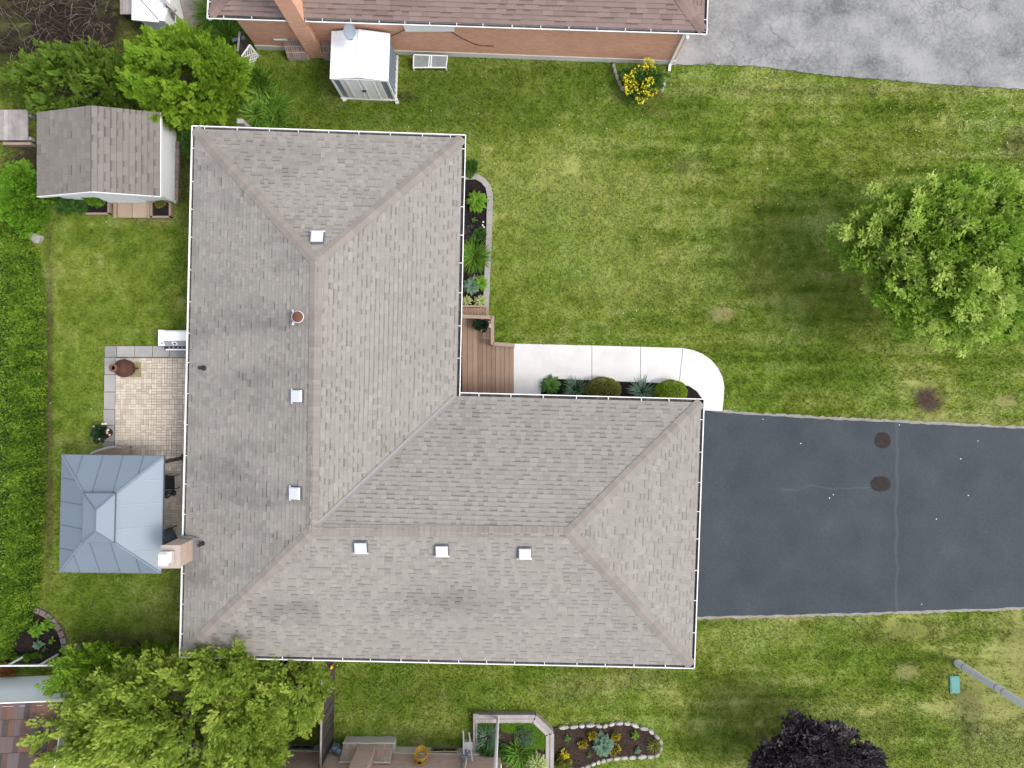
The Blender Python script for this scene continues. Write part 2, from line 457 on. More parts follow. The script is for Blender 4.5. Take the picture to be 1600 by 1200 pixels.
C_DARK, C_MID, C_LIGHT = np.array((0.066, 0.114, 0.010)), np.array((0.150, 0.207, 0.028)), np.array((0.260, 0.302, 0.084))
C_DRY, C_DIRT, C_DEEP = np.array((0.23, 0.21, 0.09)), np.array((0.065, 0.046, 0.033)), np.array((0.056, 0.104, 0.009))
PATCHES = [  # pixel centre, radii in pixels, colour, strength: worn, dry, paler, darker green and dark brown places of the lawn
    (1448, 622, 26, 26, C_DIRT, 1.0), (1130, 490, 24, 13, C_DRY, 0.9), (1590, 225, 26, 26, C_DIRT, 0.55), (632, 152, 22, 12, C_DIRT, 0.9),
    (1560, 1110, 90, 120, C_DRY, 0.5), (1515, 1120, 22, 60, C_DIRT, 0.45), (1600, 1000, 40, 60, C_DRY, 0.5), (1420, 985, 80, 18, C_DRY, 0.35),
    (1415, 1050, 22, 16, C_DRY, 0.6), (1300, 1140, 160, 60, C_DRY, 0.22), (1200, 965, 130, 7, C_DRY, 0.6), (1400, 660, 240, 10, C_DRY, 0.5),
    (1575, 628, 20, 10, C_DRY, 0.7), (1335, 140, 330, 9, C_DRY, 0.35), (700, 150, 300, 70, C_DEEP, 0.6), (480, 150, 80, 70, C_DEEP, 0.5),
    (76, 640, 7, 300, C_DIRT, 0.75), (200, 1000, 110, 18, C_DIRT, 0.5), (190, 940, 90, 60, C_DEEP, 0.4), (620, 1080, 140, 40, C_DEEP, 0.5),
    (900, 310, 130, 90, C_LIGHT, 0.4), (1000, 430, 200, 60, C_LIGHT, 0.3), (780, 290, 20, 40, C_LIGHT, 0.4), (1180, 985, 90, 22, C_LIGHT, 0.4),
    (900, 1075, 60, 22, C_DRY, 0.35), (1000, 1060, 60, 20, C_DRY, 0.3), (655, 1160, 16, 10, C_DRY, 0.7), (845, 1125, 9, 7, C_DRY, 0.5),
    (1290, 560, 160, 90, C_DEEP, 0.2), (150, 370, 50, 14, C_DEEP, 0.3), (250, 345, 60, 8, C_DRY, 0.4),
    (283, 470, 10, 8, C_DRY, 0.7), (1075, 255, 30, 18, C_DRY, 0.35), (520, 140, 20, 30, C_DRY, 0.25), (1050, 170, 60, 40, C_DEEP, 0.4),
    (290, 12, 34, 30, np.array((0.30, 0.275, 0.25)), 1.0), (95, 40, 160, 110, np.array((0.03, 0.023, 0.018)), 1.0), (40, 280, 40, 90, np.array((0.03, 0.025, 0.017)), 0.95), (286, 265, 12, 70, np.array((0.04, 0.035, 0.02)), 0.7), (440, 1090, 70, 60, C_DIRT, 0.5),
]

def lawn_rgb(x, y):
    x, y = np.asarray(x), np.asarray(y)
    f = 0.5 + 0.75 * (fbm(x, y, 2.6, 1) - 0.5) + 0.95 * (fbm(x, y, 0.32, 5) - 0.5) + 0.35 * (fbm(x, y, 0.3, 9, 9.0) - 0.5)
    right = np.clip((x - 0.0) / 6.0, 0, 1)
    f = f + 1.0 * right * (fbm(x, y, 0.30, 15, 14.0) - 0.5) + 0.03 * right
    f = np.clip(f, 0, 1)[..., None]
    c = np.where(f < 0.5, C_DARK + (C_MID - C_DARK) * f * 2, C_MID + (C_LIGHT - C_MID) * (f * 2 - 1))
    wob = 0.5 * fbm(x, y, 0.8, 21) + 0.5 * fbm(x, y, 0.22, 27)
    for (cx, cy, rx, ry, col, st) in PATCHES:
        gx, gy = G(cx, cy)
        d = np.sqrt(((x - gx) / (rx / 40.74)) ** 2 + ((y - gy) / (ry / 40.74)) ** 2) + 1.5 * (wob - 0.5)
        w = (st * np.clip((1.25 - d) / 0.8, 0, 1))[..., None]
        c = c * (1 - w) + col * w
    hue = (fbm(x, y, 1.4, 33) - 0.5)[..., None]
    c = c * (1 + hue * np.array((0.35, 0.05, 0.3)))
    far = np.clip(np.maximum((np.abs(x) - 20.9) / 1.6, (np.abs(y) - 15.9) / 1.6), 0, 1)[..., None]   # past the mapped yard: plain lawn colour
    return np.clip(c * (1 - far) + C_MID * far, 0.002, 0.6)

# ------------------------------------------------------------------ ground: one sheet, fine near the picture, out to the horizon
xs = np.concatenate([[-500, -120, -40], np.arange(-23, 23.01, 0.14), [40, 120, 500]])
ys = np.concatenate([[-500, -120, -40], np.arange(-18, 18.01, 0.14), [40, 120, 500]])
gx, gy = np.meshgrid(xs, ys, indexing='ij')
gz = 0.03 * (fbm(gx, gy, 2.5, 40) - 0.5) - 0.02
gz = np.where((abs(gx) > 23) | (abs(gy) > 18), -0.05, gz)
V = np.stack([gx, gy, gz], -1).reshape(-1, 3)
nx, ny = len(xs), len(ys)
ii, jj = np.meshgrid(np.arange(nx - 1), np.arange(ny - 1), indexing='ij')
q = (ii * ny + jj).ravel()
T = np.stack([q, q + ny, q + ny + 1, q + 1], -1)
M_lawn = mat('lawn', [(0, 0, 0)], rough=1.0, tone=0.0, n1=(7, 0.2), n2=(45, 0.3), bump=(50, 0.6), spec=0.05, usecol=True)
M_blade = mat('grass_blade', [(0, 0, 0)], rough=0.8, tone=0.7, n1=(3, 0.0), n2=(30, 0.0), trans=0.25, spec=0.15, usecol=True)
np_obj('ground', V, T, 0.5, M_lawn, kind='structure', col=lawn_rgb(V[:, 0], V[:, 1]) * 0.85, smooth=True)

# ------------------------------------------------------------------ paved surfaces
def polyG(pts):
    return [G(*p) for p in pts]

def rough_edge(pts, step=0.18, amp=0.03, seed=3):
    r = random.Random(seed)
    out = []
    n = len(pts)
    for i in range(n):
        a, b = Vector(pts[i]), Vector(pts[(i + 1) % n])
        k = max(1, int((b - a).length / step))
        for j in range(k):
            p = a.lerp(b, j / k)
            out.append((p.x + r.uniform(-amp, amp), p.y + r.uniform(-amp, amp)))
    return out

DRIVE = [(1040, 640), (1103, 641), (1130, 645), (1200, 650), (1330, 657), (1450, 663), (1600, 670), (1800, 684), (1800, 938), (1600, 948), (1430, 954), (1270, 959), (1096, 963), (1040, 963)]
M_asphalt = mat('sealed_asphalt', [(0.020, 0.028, 0.035), (0.034, 0.045, 0.055), (0.049, 0.062, 0.074), (0.078, 0.092, 0.104)], rough=0.75, tone=0.4, n1=(0.7, 0.45), n2=(14, 0.3), bump=(160, 0.35), spec=0.3)

def add_line(m, axis, at, width, colr, wob=0.05, lo=-1e3, hi=1e3, strength=0.5):
    """A thin wavering seam across a paved surface, at a fixed place of that surface."""
    nt = m.node_tree
    N, L = nt.nodes, nt.links
    b = N['Principled BSDF']
    src = b.inputs['Base Color'].links[0].from_socket
    geo = N.new('ShaderNodeNewGeometry')
    sp = N.new('ShaderNodeSeparateXYZ')
    L.new(geo.outputs['Position'], sp.inputs[0])
    nz = N.new('ShaderNodeTexNoise')
    nz.inputs['Scale'].default_value = 0.9
    L.new(geo.outputs['Position'], nz.inputs['Vector'])

    def mt(op, *a):
        n = N.new('ShaderNodeMath')
        n.operation = op
        for i, x in enumerate(a):
            if isinstance(x, (int, float)): n.inputs[i].default_value = x
            else: L.new(x, n.inputs[i])
        return n.outputs[0]
    c = sp.outputs[axis]
    other = sp.outputs['Y' if axis == 'X' else 'X']
    d = mt('ABSOLUTE', mt('ADD', mt('SUBTRACT', c, at), mt('MULTIPLY_ADD', nz.outputs['Fac'], 2 * wob, -wob)))
    k = mt('MULTIPLY', mt('SUBTRACT', 1.0, mt('MINIMUM', mt('DIVIDE', d, width), 1.0)), strength)
    k = mt('MULTIPLY', k, mt('MULTIPLY', mt('GREATER_THAN', other, lo), mt('LESS_THAN', other, hi)))
    mx = N.new('ShaderNodeMix')
    mx.data_type = 'RGBA'
    L.new(k, mx.inputs['Factor'])
    L.new(src, mx.inputs['A'])
    mx.inputs['B'].default_value = (*colr, 1)
    L.new(mx.outputs['Result'], b.inputs['Base Color'])
sx = G(1400, 0)[0]
add_line(M_asphalt, 'X', sx, 0.09, (0.11, 0.12, 0.13), 0.16, strength=0.22)
add_line(M_asphalt, 'Y', G(0, 762)[1], 0.05, (0.16, 0.17, 0.18), 0.25, hi=G(1365, 0)[0], lo=G(1220, 0)[0], strength=0.12)
drive_poly = polyG(DRIVE)
mb = MB(); mb.prism(rough_edge(polyG([(px, py + (-4 if py < 800 else 4)) for px, py in DRIVE]), 0.12, 0.035, 5), -0.05, 0.022)
obj('driveway_edge', mb, mat('crumbled_edge', [(0.16, 0.15, 0.135), (0.30, 0.285, 0.26), (0.42, 0.40, 0.36)], n1=(6, 0.5), n2=(40, 0.4), bump=(40, 0.7)), kind='structure')
mb = MB(); mb.prism(rough_edge(drive_poly, 0.2, 0.02, 6), -0.05, 0.045)
drv = obj('driveway', mb, M_asphalt, kind='structure')
M_stain = mat('oil_stain', [(0.016, 0.012, 0.011), (0.030, 0.023, 0.021), (0.05, 0.04, 0.036)], rough=0.9, n1=(5, 0.4), n2=(40, 0.4), bump=(60, 0.6))
for (cx, cy, rx, ry) in [(1378, 688, 13, 12.5), (1375, 756, 16, 12)]:
    c = P(cx, cy)
    r = random.Random(cx)
    pts = []
    for k in range(40):
        th = 2 * math.pi * k / 40
        w = 1 + r.uniform(-0.05, 0.05)
        pts.append((c.x + rx / 40.74 * w * math.cos(th), c.y + ry / 40.74 * w * math.sin(th)))
    mb = MB(); mb.prism(pts, 0.0455, 0.0495)
    obj('stain', mb, M_stain, drv)
mb = MB()
for (cx, cy) in [(1302, 773), (1296, 778), (1405, 664), (1528, 689), (1501, 717), (1440, 944), (1192, 655), (1251, 693), (1513, 774), (1463, 811)]:
    c = P(cx, cy, 0.05)
    mb.box((c.x, c.y, 0.055), (0.04 * random.uniform(.6, 1.2), 0.03, 0.01), random.uniform(0, 3))
tag(obj('fallen_petals', mb, M_petal_w, kind='stuff'), 'tiny white specks of petals scattered over the dark asphalt driveway')

# neighbour's old driveway, top right
ND = [(1040, -60), (1040, 102), (1120, 101), (1190, 104), (1260, 114), (1340, 122), (1450, 131), (1600, 140), (1800, 152), (1800, -60)]
M_oldpave = mat('weathered_pavement', [(0.14, 0.145, 0.152), (0.235, 0.24, 0.243), (0.315, 0.317, 0.315), (0.37, 0.37, 0.365)], rough=0.95, tone=0.2, n1=(0.6, 1.3), n2=(9, 0.45), bump=(90, 0.4))
nt = M_oldpave.node_tree
N, L = nt.nodes, nt.links
b = N['Principled BSDF']
src = b.inputs['Base Color'].links[0].from_socket
geo = N.new('ShaderNodeNewGeometry')
nz = N.new('ShaderNodeTexNoise'); nz.inputs['Scale'].default_value = 1.3; nz.inputs['Detail'].default_value = 5
L.new(geo.outputs['Position'], nz.inputs['Vector'])
va = N.new('ShaderNodeVectorMath'); va.operation = 'MULTIPLY_ADD'
va.inputs[1].default_value = (1.3, 1.3, 0.0)
L.new(nz.outputs['Color'], va.inputs[0]); L.new(geo.outputs['Position'], va.inputs[2])
vo = N.new('ShaderNodeTexVoronoi'); vo.feature = 'DISTANCE_TO_EDGE'; vo.inputs['Scale'].default_value = 0.62
L.new(va.outputs[0], vo.inputs['Vector'])
vo2 = N.new('ShaderNodeTexVoronoi'); vo2.feature = 'DISTANCE_TO_EDGE'; vo2.inputs['Scale'].default_value = 2.6
L.new(va.outputs[0], vo2.inputs['Vector'])
nm = N.new('ShaderNodeTexNoise'); nm.inputs['Scale'].default_value = 0.45
L.new(geo.outputs['Position'], nm.inputs['Vector'])
def crk(v, w):
    r = N.new('ShaderNodeMapRange'); r.inputs['From Min'].default_value = 0.0; r.inputs['From Max'].default_value = w
    r.inputs['To Min'].default_value = 1.0; r.inputs['To Max'].default_value = 0.0
    L.new(v, r.inputs['Value']); return r.outputs[0]
r3 = N.new('ShaderNodeMapRange'); r3.inputs['From Min'].default_value = 0.52; r3.inputs['From Max'].default_value = 0.6
L.new(nm.outputs['Fac'], r3.inputs['Value'])
m1 = N.new('ShaderNodeMath'); m1.operation = 'MULTIPLY'
L.new(crk(vo2.outputs['Distance'], 0.05), m1.inputs[0]); L.new(r3.outputs[0], m1.inputs[1])
m2 = N.new('ShaderNodeMath'); m2.operation = 'MAXIMUM'
m4 = N.new('ShaderNodeMath'); m4.operation = 'MULTIPLY'
nm2 = N.new('ShaderNodeTexNoise'); nm2.inputs['Scale'].default_value = 0.7
L.new(va.outputs[0], nm2.inputs['Vector'])
r4 = N.new('ShaderNodeMapRange'); r4.inputs['From Min'].default_value = 0.5; r4.inputs['From Max'].default_value = 0.6
L.new(nm2.outputs['Fac'], r4.inputs['Value'])
L.new(crk(vo.outputs['Distance'], 0.02), m4.inputs[0]); L.new(r4.outputs[0], m4.inputs[1])
L.new(m1.outputs[0], m2.inputs[0]); L.new(m4.outputs[0], m2.inputs[1])
m3 = N.new('ShaderNodeMath'); m3.operation = 'MULTIPLY'; m3.inputs[1].default_value = 0.65
L.new(m2.outputs[0], m3.inputs[0])
mx = N.new('ShaderNodeMix'); mx.data_type = 'RGBA'
L.new(m3.outputs[0], mx.inputs['Factor']); L.new(src, mx.inputs['A']); mx.inputs['B'].default_value = (0.10, 0.10, 0.105, 1)
L.new(mx.outputs['Result'], b.inputs['Base Color'])
add_line(M_oldpave, 'X', G(1295, 0)[0], 0.12, (0.16, 0.165, 0.17), 0.2, strength=0.5)
nd_poly = polyG(ND)
mb = MB(); mb.prism(rough_edge(nd_poly, 0.15, 0.03, 8), -0.05, 0.03)
obj('side_driveway', mb, M_oldpave, kind='structure')

# pale concrete front walk, cut into slabs
WALK = [
    [(800, 537), (924, 540), (924, 594), (849, 591), (842, 630), (800, 630)],
    [(925, 540), (1000, 542), (1000, 597), (925, 594)],
    [(1001, 542), (1066, 544), (1060, 599.5), (1001, 597)],
    [(1067, 544), (1082, 547), (1097, 553), (1110, 562), (1121, 575), (1128, 589), (1131, 603), (1130, 622), (1128, 642), (1096, 641), (1096, 622), (1088, 611), (1076, 603), (1061, 599.5)],
]
walk = thing('front_walk', 'pale concrete front walk curving from the wooden deck to the driveway', 'path', (G(960, 570)[0], G(960, 570)[1], 0))
walk['kind'] = 'structure'
mb = MB(); mb.prism(polyG([(801, 537.5)] + [(1066, 544.5)] + WALK[3][1:10] + [(1096, 641)] + [(1096, 622), (1088, 611), (1076, 603), (1061, 600), (849, 592), (842, 629), (801, 629)]), -0.05, 0.045)
obj('walk_base', mb, M_curb, walk)
for w in WALK:
    mb = MB(); mb.prism(polyG(w), -0.05, 0.06)
    obj('walk_slab', mb, M_walk, walk)

# ------------------------------------------------------------------ roofs
def roof_face(e0, e1, r0, r1, ze, zr, e=0.142, wmin=0.13, wmax=0.30, stain=None, seed=0, slot=0.5, lift=0.018):
    """Courses of shingles over one slope; returns pieces [(faces, size)] and the slope's deck polygon."""
    r = random.Random(seed)
    e0, e1, r0, r1 = [Vector((p[0], p[1])) for p in (e0, e1, r0, r1)]
    u = (e1 - e0); Lh = u.length; u.normalize()
    n = Vector((-u.y, u.x))
    if (r0 - e0).dot(n) < 0: n = -n
    D0, D1 = (r0 - e0).dot(n), (r1 - e0).dot(n)
    a0, a1 = (r0 - e0).dot(u), (r1 - e0).dot(u)

    def Dm(x):
        if abs(a1 - a0) < 1e-3: return D0
        k = min(1, max(0, (x - a0) / (a1 - a0)))
        return D0 + (D1 - D0) * k

    def pt(x, d, up=0.0):
        p = e0 + u * x + n * d
        return Vector((p.x, p.y, ze + (zr - ze) * min(1.02, d / Dm(x)) + up))
    pieces = []
    nrow = int(round(max(D0, D1) / e))
    for k in range(nrow):
        d0, d1 = k * e, (k + 1) * e
        dm0, dm1 = min(d0, max(D0, D1)), min(d1, max(D0, D1))
        Lb, Lt = a0 * min(1, dm0 / D0), a0 * min(1, dm1 / D0)
        Rb, Rt = Lh + (a1 - Lh) * min(1, dm0 / D1), Lh + (a1 - Lh) * min(1, dm1 / D1)
        x = min(Lb, Lt) - r.uniform(0, 0.3)
        tab = r.random() < 0.5
        while x < max(Rb, Rt):
            w = r.uniform(wmin, wmax)
            x0, x1 = x, x + w - 0.003
            x += w
            tab = not tab if r.random() < 0.85 else tab
            b0, b1 = max(x0, Lb), min(x1, Rb)
            t0, t1 = max(x0, Lt), min(x1, Rt)
            if b1 - b0 < 0.01 and t1 - t0 < 0.01: continue
            if b1 < b0: b0 = b1 = min(max((b0 + b1) / 2, Lb), Rb)
            if t1 < t0: t0 = t1 = min(max((t0 + t1) / 2, Lt), Rt)
            up = lift + (0.007 if tab else 0.0)
            A, B = pt(b0, d0, up), pt(b1, d0, up)
            C, Dd = pt(t1, dm1, 0.003), pt(t0, dm1, 0.003)
            tn = 0.68 + r.uniform(-0.07, 0.07) + (0.02 if tab else -0.02)
            if r.random() < 0.08: tn += r.choice([-0.09, 0.08])
            if stain: tn -= stain((A.x + B.x) / 2, (A.y + B.y) / 2)
            fs = []
            if not tab and r.random() < slot * 1.35:
                m0, m1 = A.lerp(Dd, 0.70), B.lerp(C, 0.70)
                fs.append(([A, B, m1, m0], tn))
                fs.append(([m0, m1, C, Dd], tn - 0.28))
            else:
                fs.append(([A, B, C, Dd], tn))
            A2, B2 = A - Vector((0, 0, up + 0.002)), B - Vector((0, 0, up + 0.002))
            fs.append(([A2, B2, B, A], tn - 0.45))
            fs.append(([Dd, A2, A], tn - 0.2))
            fs.append(([B2, C, B], tn - 0.2))
            pieces.append((fs, ((b1 - b0) + (t1 - t0)) / 2))
    deck = [pt(0, 0), pt(Lh, 0), pt(a1, D1), pt(a0, D0)]
    return pieces, deck

def lay_roof(parent, faces, m_sh, deck_m, ze, name='roof', limit=300):
    """Deck mesh + up to `limit` single shingles + the rest joined."""
    allp, mb = [], MB()
    for pcs, deck in faces:
        allp += pcs
        dk = [p - Vector((0, 0, 0.004)) for p in deck]
        if (dk[2] - dk[3]).length < 1e-3: dk = dk[:3]
        mb.face(dk, 0.4)
        mb.face([p - Vector((0, 0, 0.16)) for p in reversed(dk)], 0.4)
        mb.face([dk[0] - Vector((0, 0, 0.16)), dk[1] - Vector((0, 0, 0.16)), dk[1], dk[0]], 0.4)
    roof = obj(name, mb, deck_m, parent)
    def key(pc):
        a = Vector((0, 0, 0))
        f = pc[0][0][0]
        c = (f[0] + f[2]) / 2
        inside = abs(c.x) / (H - c.z) < 0.72 and abs(c.y) / (H - c.z) < 0.54
        return (-pc[1] * (H / (H - c.z)) ** 2) if inside else 0.0
    allp.sort(key=key)
    for fs, w in allp[:limit]:
        s = MB()
        for pts, tn in fs: s.face(pts, tn)
        obj('shingle', s, m_sh, roof)
    if len(allp) > limit:
        s = MB()
        for fs, w in allp[limit:]:
            for pts, tn in fs: s.face(pts, tn)
        obj('shingle_courses', s, m_sh, roof, kind='stuff')
    return roof

def cap_mesh(name, half, drop, length, m):
    mb = MB()
    a, z0, z1 = half, 0.024, 0.004
    pts = [(-a, 0, z0 - drop * a), (0, 0, z0), (a, 0, z0 - drop * a), (-a, length, z1 - drop * a), (0, length, z1), (a, length, z1 - drop * a),
           (-a, 0, -drop * a - 0.012), (0, 0, -0.012), (a, 0, -drop * a - 0.012), (-a, length, -drop * a - 0.012), (a, length, -drop * a - 0.012)]
    mb.idx(pts, [(0, 1, 4, 3), (1, 2, 5, 4), (6, 7, 1, 0), (7, 8, 2, 1), (9, 6, 0, 3), (8, 10, 5, 2)], 0.5)
    me = mesh_from(name, mb, (0, 0, 0))
    me.materials.append(m)
    return me

def lay_caps(roof, me, p, q, step, length, lift=0.016):
    p, q = Vector(p), Vector(q)
    d = (q - p); n = max(1, int(d.length / step)); st = d.length / n
    y = d.normalized()
    x = y.cross(Vector((0, 0, 1))).normalized()
    z = x.cross(y)
    for k in range(n):
        o = p + y * (st * k) + Vector((0, 0, lift))
        m4 = Matrix(((x.x, y.x, z.x, o.x), (x.y, y.y, z.y, o.y), (x.z, y.z, z.z, o.z), (0, 0, 0, 1)))
        piece('ridge_cap', me, roof, m4)

hanger_mb = MB(); hanger_mb.box((0, 0, 0), (0.022, 0.135, 0.012))
ME_hanger = mesh_from('gutter_hanger', hanger_mb, (0, 0, 0)); ME_hanger.materials.append(M_white)

def gutter(parent, a, b, out, ze, ext=(0.0, 0.0), spacing=1.05, seed=0):
    """White gutter along the eave from a to b; out = outward direction."""
    r = random.Random(seed)
    a, b, out = Vector((a[0], a[1], ze)), Vector((b[0], b[1], ze)), Vector((out[0], out[1], 0)).normalized()
    d = (b - a).normalized()
    a = a - d * ext[0]; b = b + d * ext[1]
    mb = MB()
    def strip(o0, z0, o1, z1):
        mb.face([a + out * o0 + Vector((0, 0, z0)), b + out * o0 + Vector((0, 0, z0)), b + out * o1 + Vector((0, 0, z1)), a + out * o1 + Vector((0, 0, z1))])
    strip(0.0, -0.01, 0.0, -0.12); strip(0.0, -0.12, 0.085, -0.12); strip(0.085, -0.12, 0.115, -0.012)
    mb.bar(a + out * 0.112 + Vector((0, 0, -0.006)), b + out * 0.112 + Vector((0, 0, -0.006)), 0.030, 0.014)
    for e in (a, b):
        mb.face([e + out * 0.0 + Vector((0, 0, -0.01)), e + Vector((0, 0, -0.12)), e + out * 0.085 + Vector((0, 0, -0.12)), e + out * 0.112 + Vector((0, 0, -0.012))])
    g = obj('gutter', mb, M_white, parent)
    s = MB()
    z = Vector((0, 0, -0.075))
    s.face([a + out * 0.006 + z, b + out * 0.006 + z, b + out * 0.096 + z, a + out * 0.096 + z])
    obj('gutter_debris', s, M_dirty, g)
    Lg = (b - a).length
    k = r.uniform(0.4, 0.8)
    ang = math.atan2(out.y, out.x) - math.pi / 2
    while k < Lg - 0.2:
        c = a + d * k + out * 0.055 + Vector((0, 0, 0.004))
        piece('gutter_hanger', ME_hanger, g, Matrix.Translation(c) @ Matrix.Rotation(ang, 4, 'Z'))
        k += spacing * r.uniform(0.9, 1.1)
    return g

def line_shift(a, b, dist):
    d = (Vector(b) - Vector(a)).normalized()
    n = Vector((-d.y, d.x))
    return n * dist

# ------------------------------------------------------------------ the house (L-shaped bungalow)
ZE, ZR = 2.75, 4.30
def xy(px, py, z): p = P(px, py, z); return Vector((p.x, p.y))
oA, oB, oC, oD, oE, oF = [xy(*p, ZE) for p in [(299, 196), (728, 210), (719, 613), (1101, 623), (1086, 1045), (280, 1028)]]
k = 0.125
A, B, C = oA + Vector((k, -k)), oB + Vector((-k, -k)), oC + Vector((-k, -k))
D, E, Fp = oD + Vector((-k, -k)), oE + Vector((-k, k)), oF + Vector((k, k))
R1, R2, R3 = xy(493, 408, ZR), xy(488, 828, ZR), xy(890, 832, ZR)

house = thing('bungalow', 'large L-shaped bungalow with taupe shingle roof and white gutters in the middle', 'house', (-4.5, -1.5, 0))

def stain_west(x, y):
    a = fbm(np.array([x]), np.array([y]), 0.9, 71, 2.6)[0]
    b2 = fbm(np.array([x]), np.array([y]), 2.2, 75, 1.5)[0]
    edge = max(0.0, (-10.2 - x) * 0.09)
    return 0.0 + max(0, (a - 0.5)) * 0.12 + edge * 0.5
def stain_south(x, y):
    cx, cy = G(715, 940); s = 23.5 / 27
    d = math.hypot((x - cx * s) / 2.2, (y - cy * s) / 0.7)
    a = fbm(np.array([x]), np.array([y]), 0.5, 81, 1.8)[0]
    return max(0, 1.2 - d) * 0.22 * (0.4 + a) + max(0, a - 0.6) * 0.15
def stain_soft(x, y):
    a = fbm(np.array([x]), np.array([y]), 1.2, 91)[0]
    return max(0, a - 0.55) * 0.3

faces = [
    roof_face(A, B, R1, R1, ZE, ZR, stain=stain_soft, seed=1),
    roof_face(A, Fp, R1, R2, ZE, ZR, stain=stain_west, seed=2, slot=0.15),
    roof_face(B, C, R1, R2, ZE, ZR, stain=stain_soft, seed=3),
    roof_face(C, D, R2, R3, ZE, ZR, stain=stain_soft, seed=4),
    roof_face(D, E, R3, R3, ZE, ZR, stain=stain_soft, seed=5),
    roof_face(Fp, E, R2, R3, ZE, ZR, stain=stain_south, seed=6),
]
roof = lay_roof(house, faces, M_shingle, M_shingle, ZE)
v3 = lambda p, z: Vector((p.x, p.y, z))
ME_hip = cap_mesh('hip_cap', 0.19, 0.24, 0.21, M_cap)
ME_ridge = cap_mesh('ridge_cap', 0.19, 0.30, 0.21, M_cap)
for (a, b) in [(A, R1), (B, R1), (Fp, R2), (D, R3), (E, R3)]:
    lay_caps(roof, ME_hip, v3(a, ZE), v3(b, ZR), 0.172, 0.21)
lay_caps(roof, ME_ridge, v3(R1, ZR), v3(R2, ZR), 0.172, 0.21, 0.02)
lay_caps(roof, ME_ridge, v3(R2, ZR), v3(R3, ZR), 0.172, 0.21, 0.02)
# valley strip
c0, c1 = v3(C, ZE), v3(R2, ZR)
dv = (c1 - c0).normalized(); sv = dv.cross(Vector((0, 0, 1))).normalized()
mb = MB()
for s in (-1, 1):
    o = Vector((0, 0, 0.038)); w = sv * s * 0.085 + Vector((0, 0, 0.022))
    f = [c0 + o, c1 - dv * 0.25 + o, c1 - dv * 0.25 + o + w, c0 + o + w]
    mb.face(f if s < 0 else f[::-1])
obj('valley_strip', mb, M_valley, roof)

def wall_box(poly, z0, z1, m, name, parent, extra=None):
    mb = MB(); mb.prism(poly, z0, z1)
    return obj(name, mb, m, parent)
i = 0.42
wall_poly = [(A.x + i, A.y - i), (B.x - i, B.y - i), (C.x - i, C.y - i), (D.x - i, D.y - i), (E.x - i, E.y + i), (Fp.x + i, Fp.y + i)]
wall_box(wall_poly, -0.05, ZE - 0.17, M_buff, 'wall', house)
# soffit sheet closes the eaves
mb = MB()
sof = [(p.x, p.y, ZE - 0.165) for p in (A, B, C, D, E, Fp)]
mb.face(sof)
obj('soffit', mb, M_white, house)
CHY0, CHY1 = -5.30, -6.01      # chimney
gutter(house, A, B, (0, 1), ZE, (0.12, 0.12), seed=1)
tch = lambda y: A + (Fp - A) * ((y - A.y) / (Fp.y - A.y))
gutter(house, A, tch(CHY0 + 0.02), (-1, 0), ZE, (0.12, 0), seed=2)
gutter(house, tch(CHY1 - 0.02), Fp, (-1, 0), ZE, (0, 0.12), seed=3)
gutter(house, B, C, (1, 0), ZE, (0.12, 0.0), seed=4)
gutter(house, C + Vector((0.125, 0)), D, (0, 1), ZE, (0.0, 0.12), seed=5)
gutter(house, D, E, (1, 0), ZE, (0.12, 0.12), seed=6)
gutter(house, Fp, E, (0, -1), ZE, (0.12, 0.12), seed=7)

def window(parent, c, w, h, out, m_frame=M_white):
    """Window set in a wall: frame with a recessed pane; out = unit outward direction."""
    c, out = Vector(c), Vector(out)
    s = Vector((-out.y, out.x, 0))
    mb = MB()
    for sg in (-1, 1):
        mb.bar(c + s * sg * (w / 2) - Vector((0, 0, h / 2)), c + s * sg * (w / 2) + Vector((0, 0, h / 2)), 0.06, 0.08, up=out)
        mb.bar(c - s * (w / 2 - 0.03) + Vector((0, 0, sg * (h / 2 - 0.03))), c + s * (w / 2 - 0.03) + Vector((0, 0, sg * (h / 2 - 0.03))), 0.06, 0.076, up=out)
    mb.bar(c - Vector((0, 0, h / 2 - .06)), c + Vector((0, 0, h / 2 - .06)), 0.035, 0.06, up=out)
    f = obj('window', mb, m_frame, parent)
    mb = MB()
    p = c + out * 0.012
    mb.face([p - s * w / 2 - Vector((0, 0, h / 2)), p + s * w / 2 - Vector((0, 0, h / 2)), p + s * w / 2 + Vector((0, 0, h / 2)), p - s * w / 2 + Vector((0, 0, h / 2))])
    obj('pane', mb, M_glass, f)
    return f
wx = wall_poly[1][0] - 0.02
for yy in (6.6, 3.6): window(house, (wall_poly[1][0] - 0.04 - 0.004 * (8 - yy), yy, 1.5), 1.8, 1.2, (1, 0, 0))
for xx in (1.4, 4.2): window(house, (xx, wall_poly[2][1] + (wall_poly[3][1] - wall_poly[2][1]) * (xx - wall_poly[2][0]) / (wall_poly[3][0] - wall_poly[2][0]), 1.5), 1.2, 1.0, (0, 1, 0))
gd = MB(); gx_ = (wall_poly[3][0] + wall_poly[4][0]) / 2
gdo = None
for r_ in range(4):
    for c_ in range(2):
        s = MB(); s.box((wall_poly[3][0] + (wall_poly[4][0] - wall_poly[3][0]) * ((r_ * 0 + 3.4 + c_ * 2.5) / 8.3) + 0.04, -3.2 - c_ * 2.9, 0.3 + r_ * 0.53), (0.06, 2.6, 0.5))
        obj('garage_door_panel', s, M_white, house)

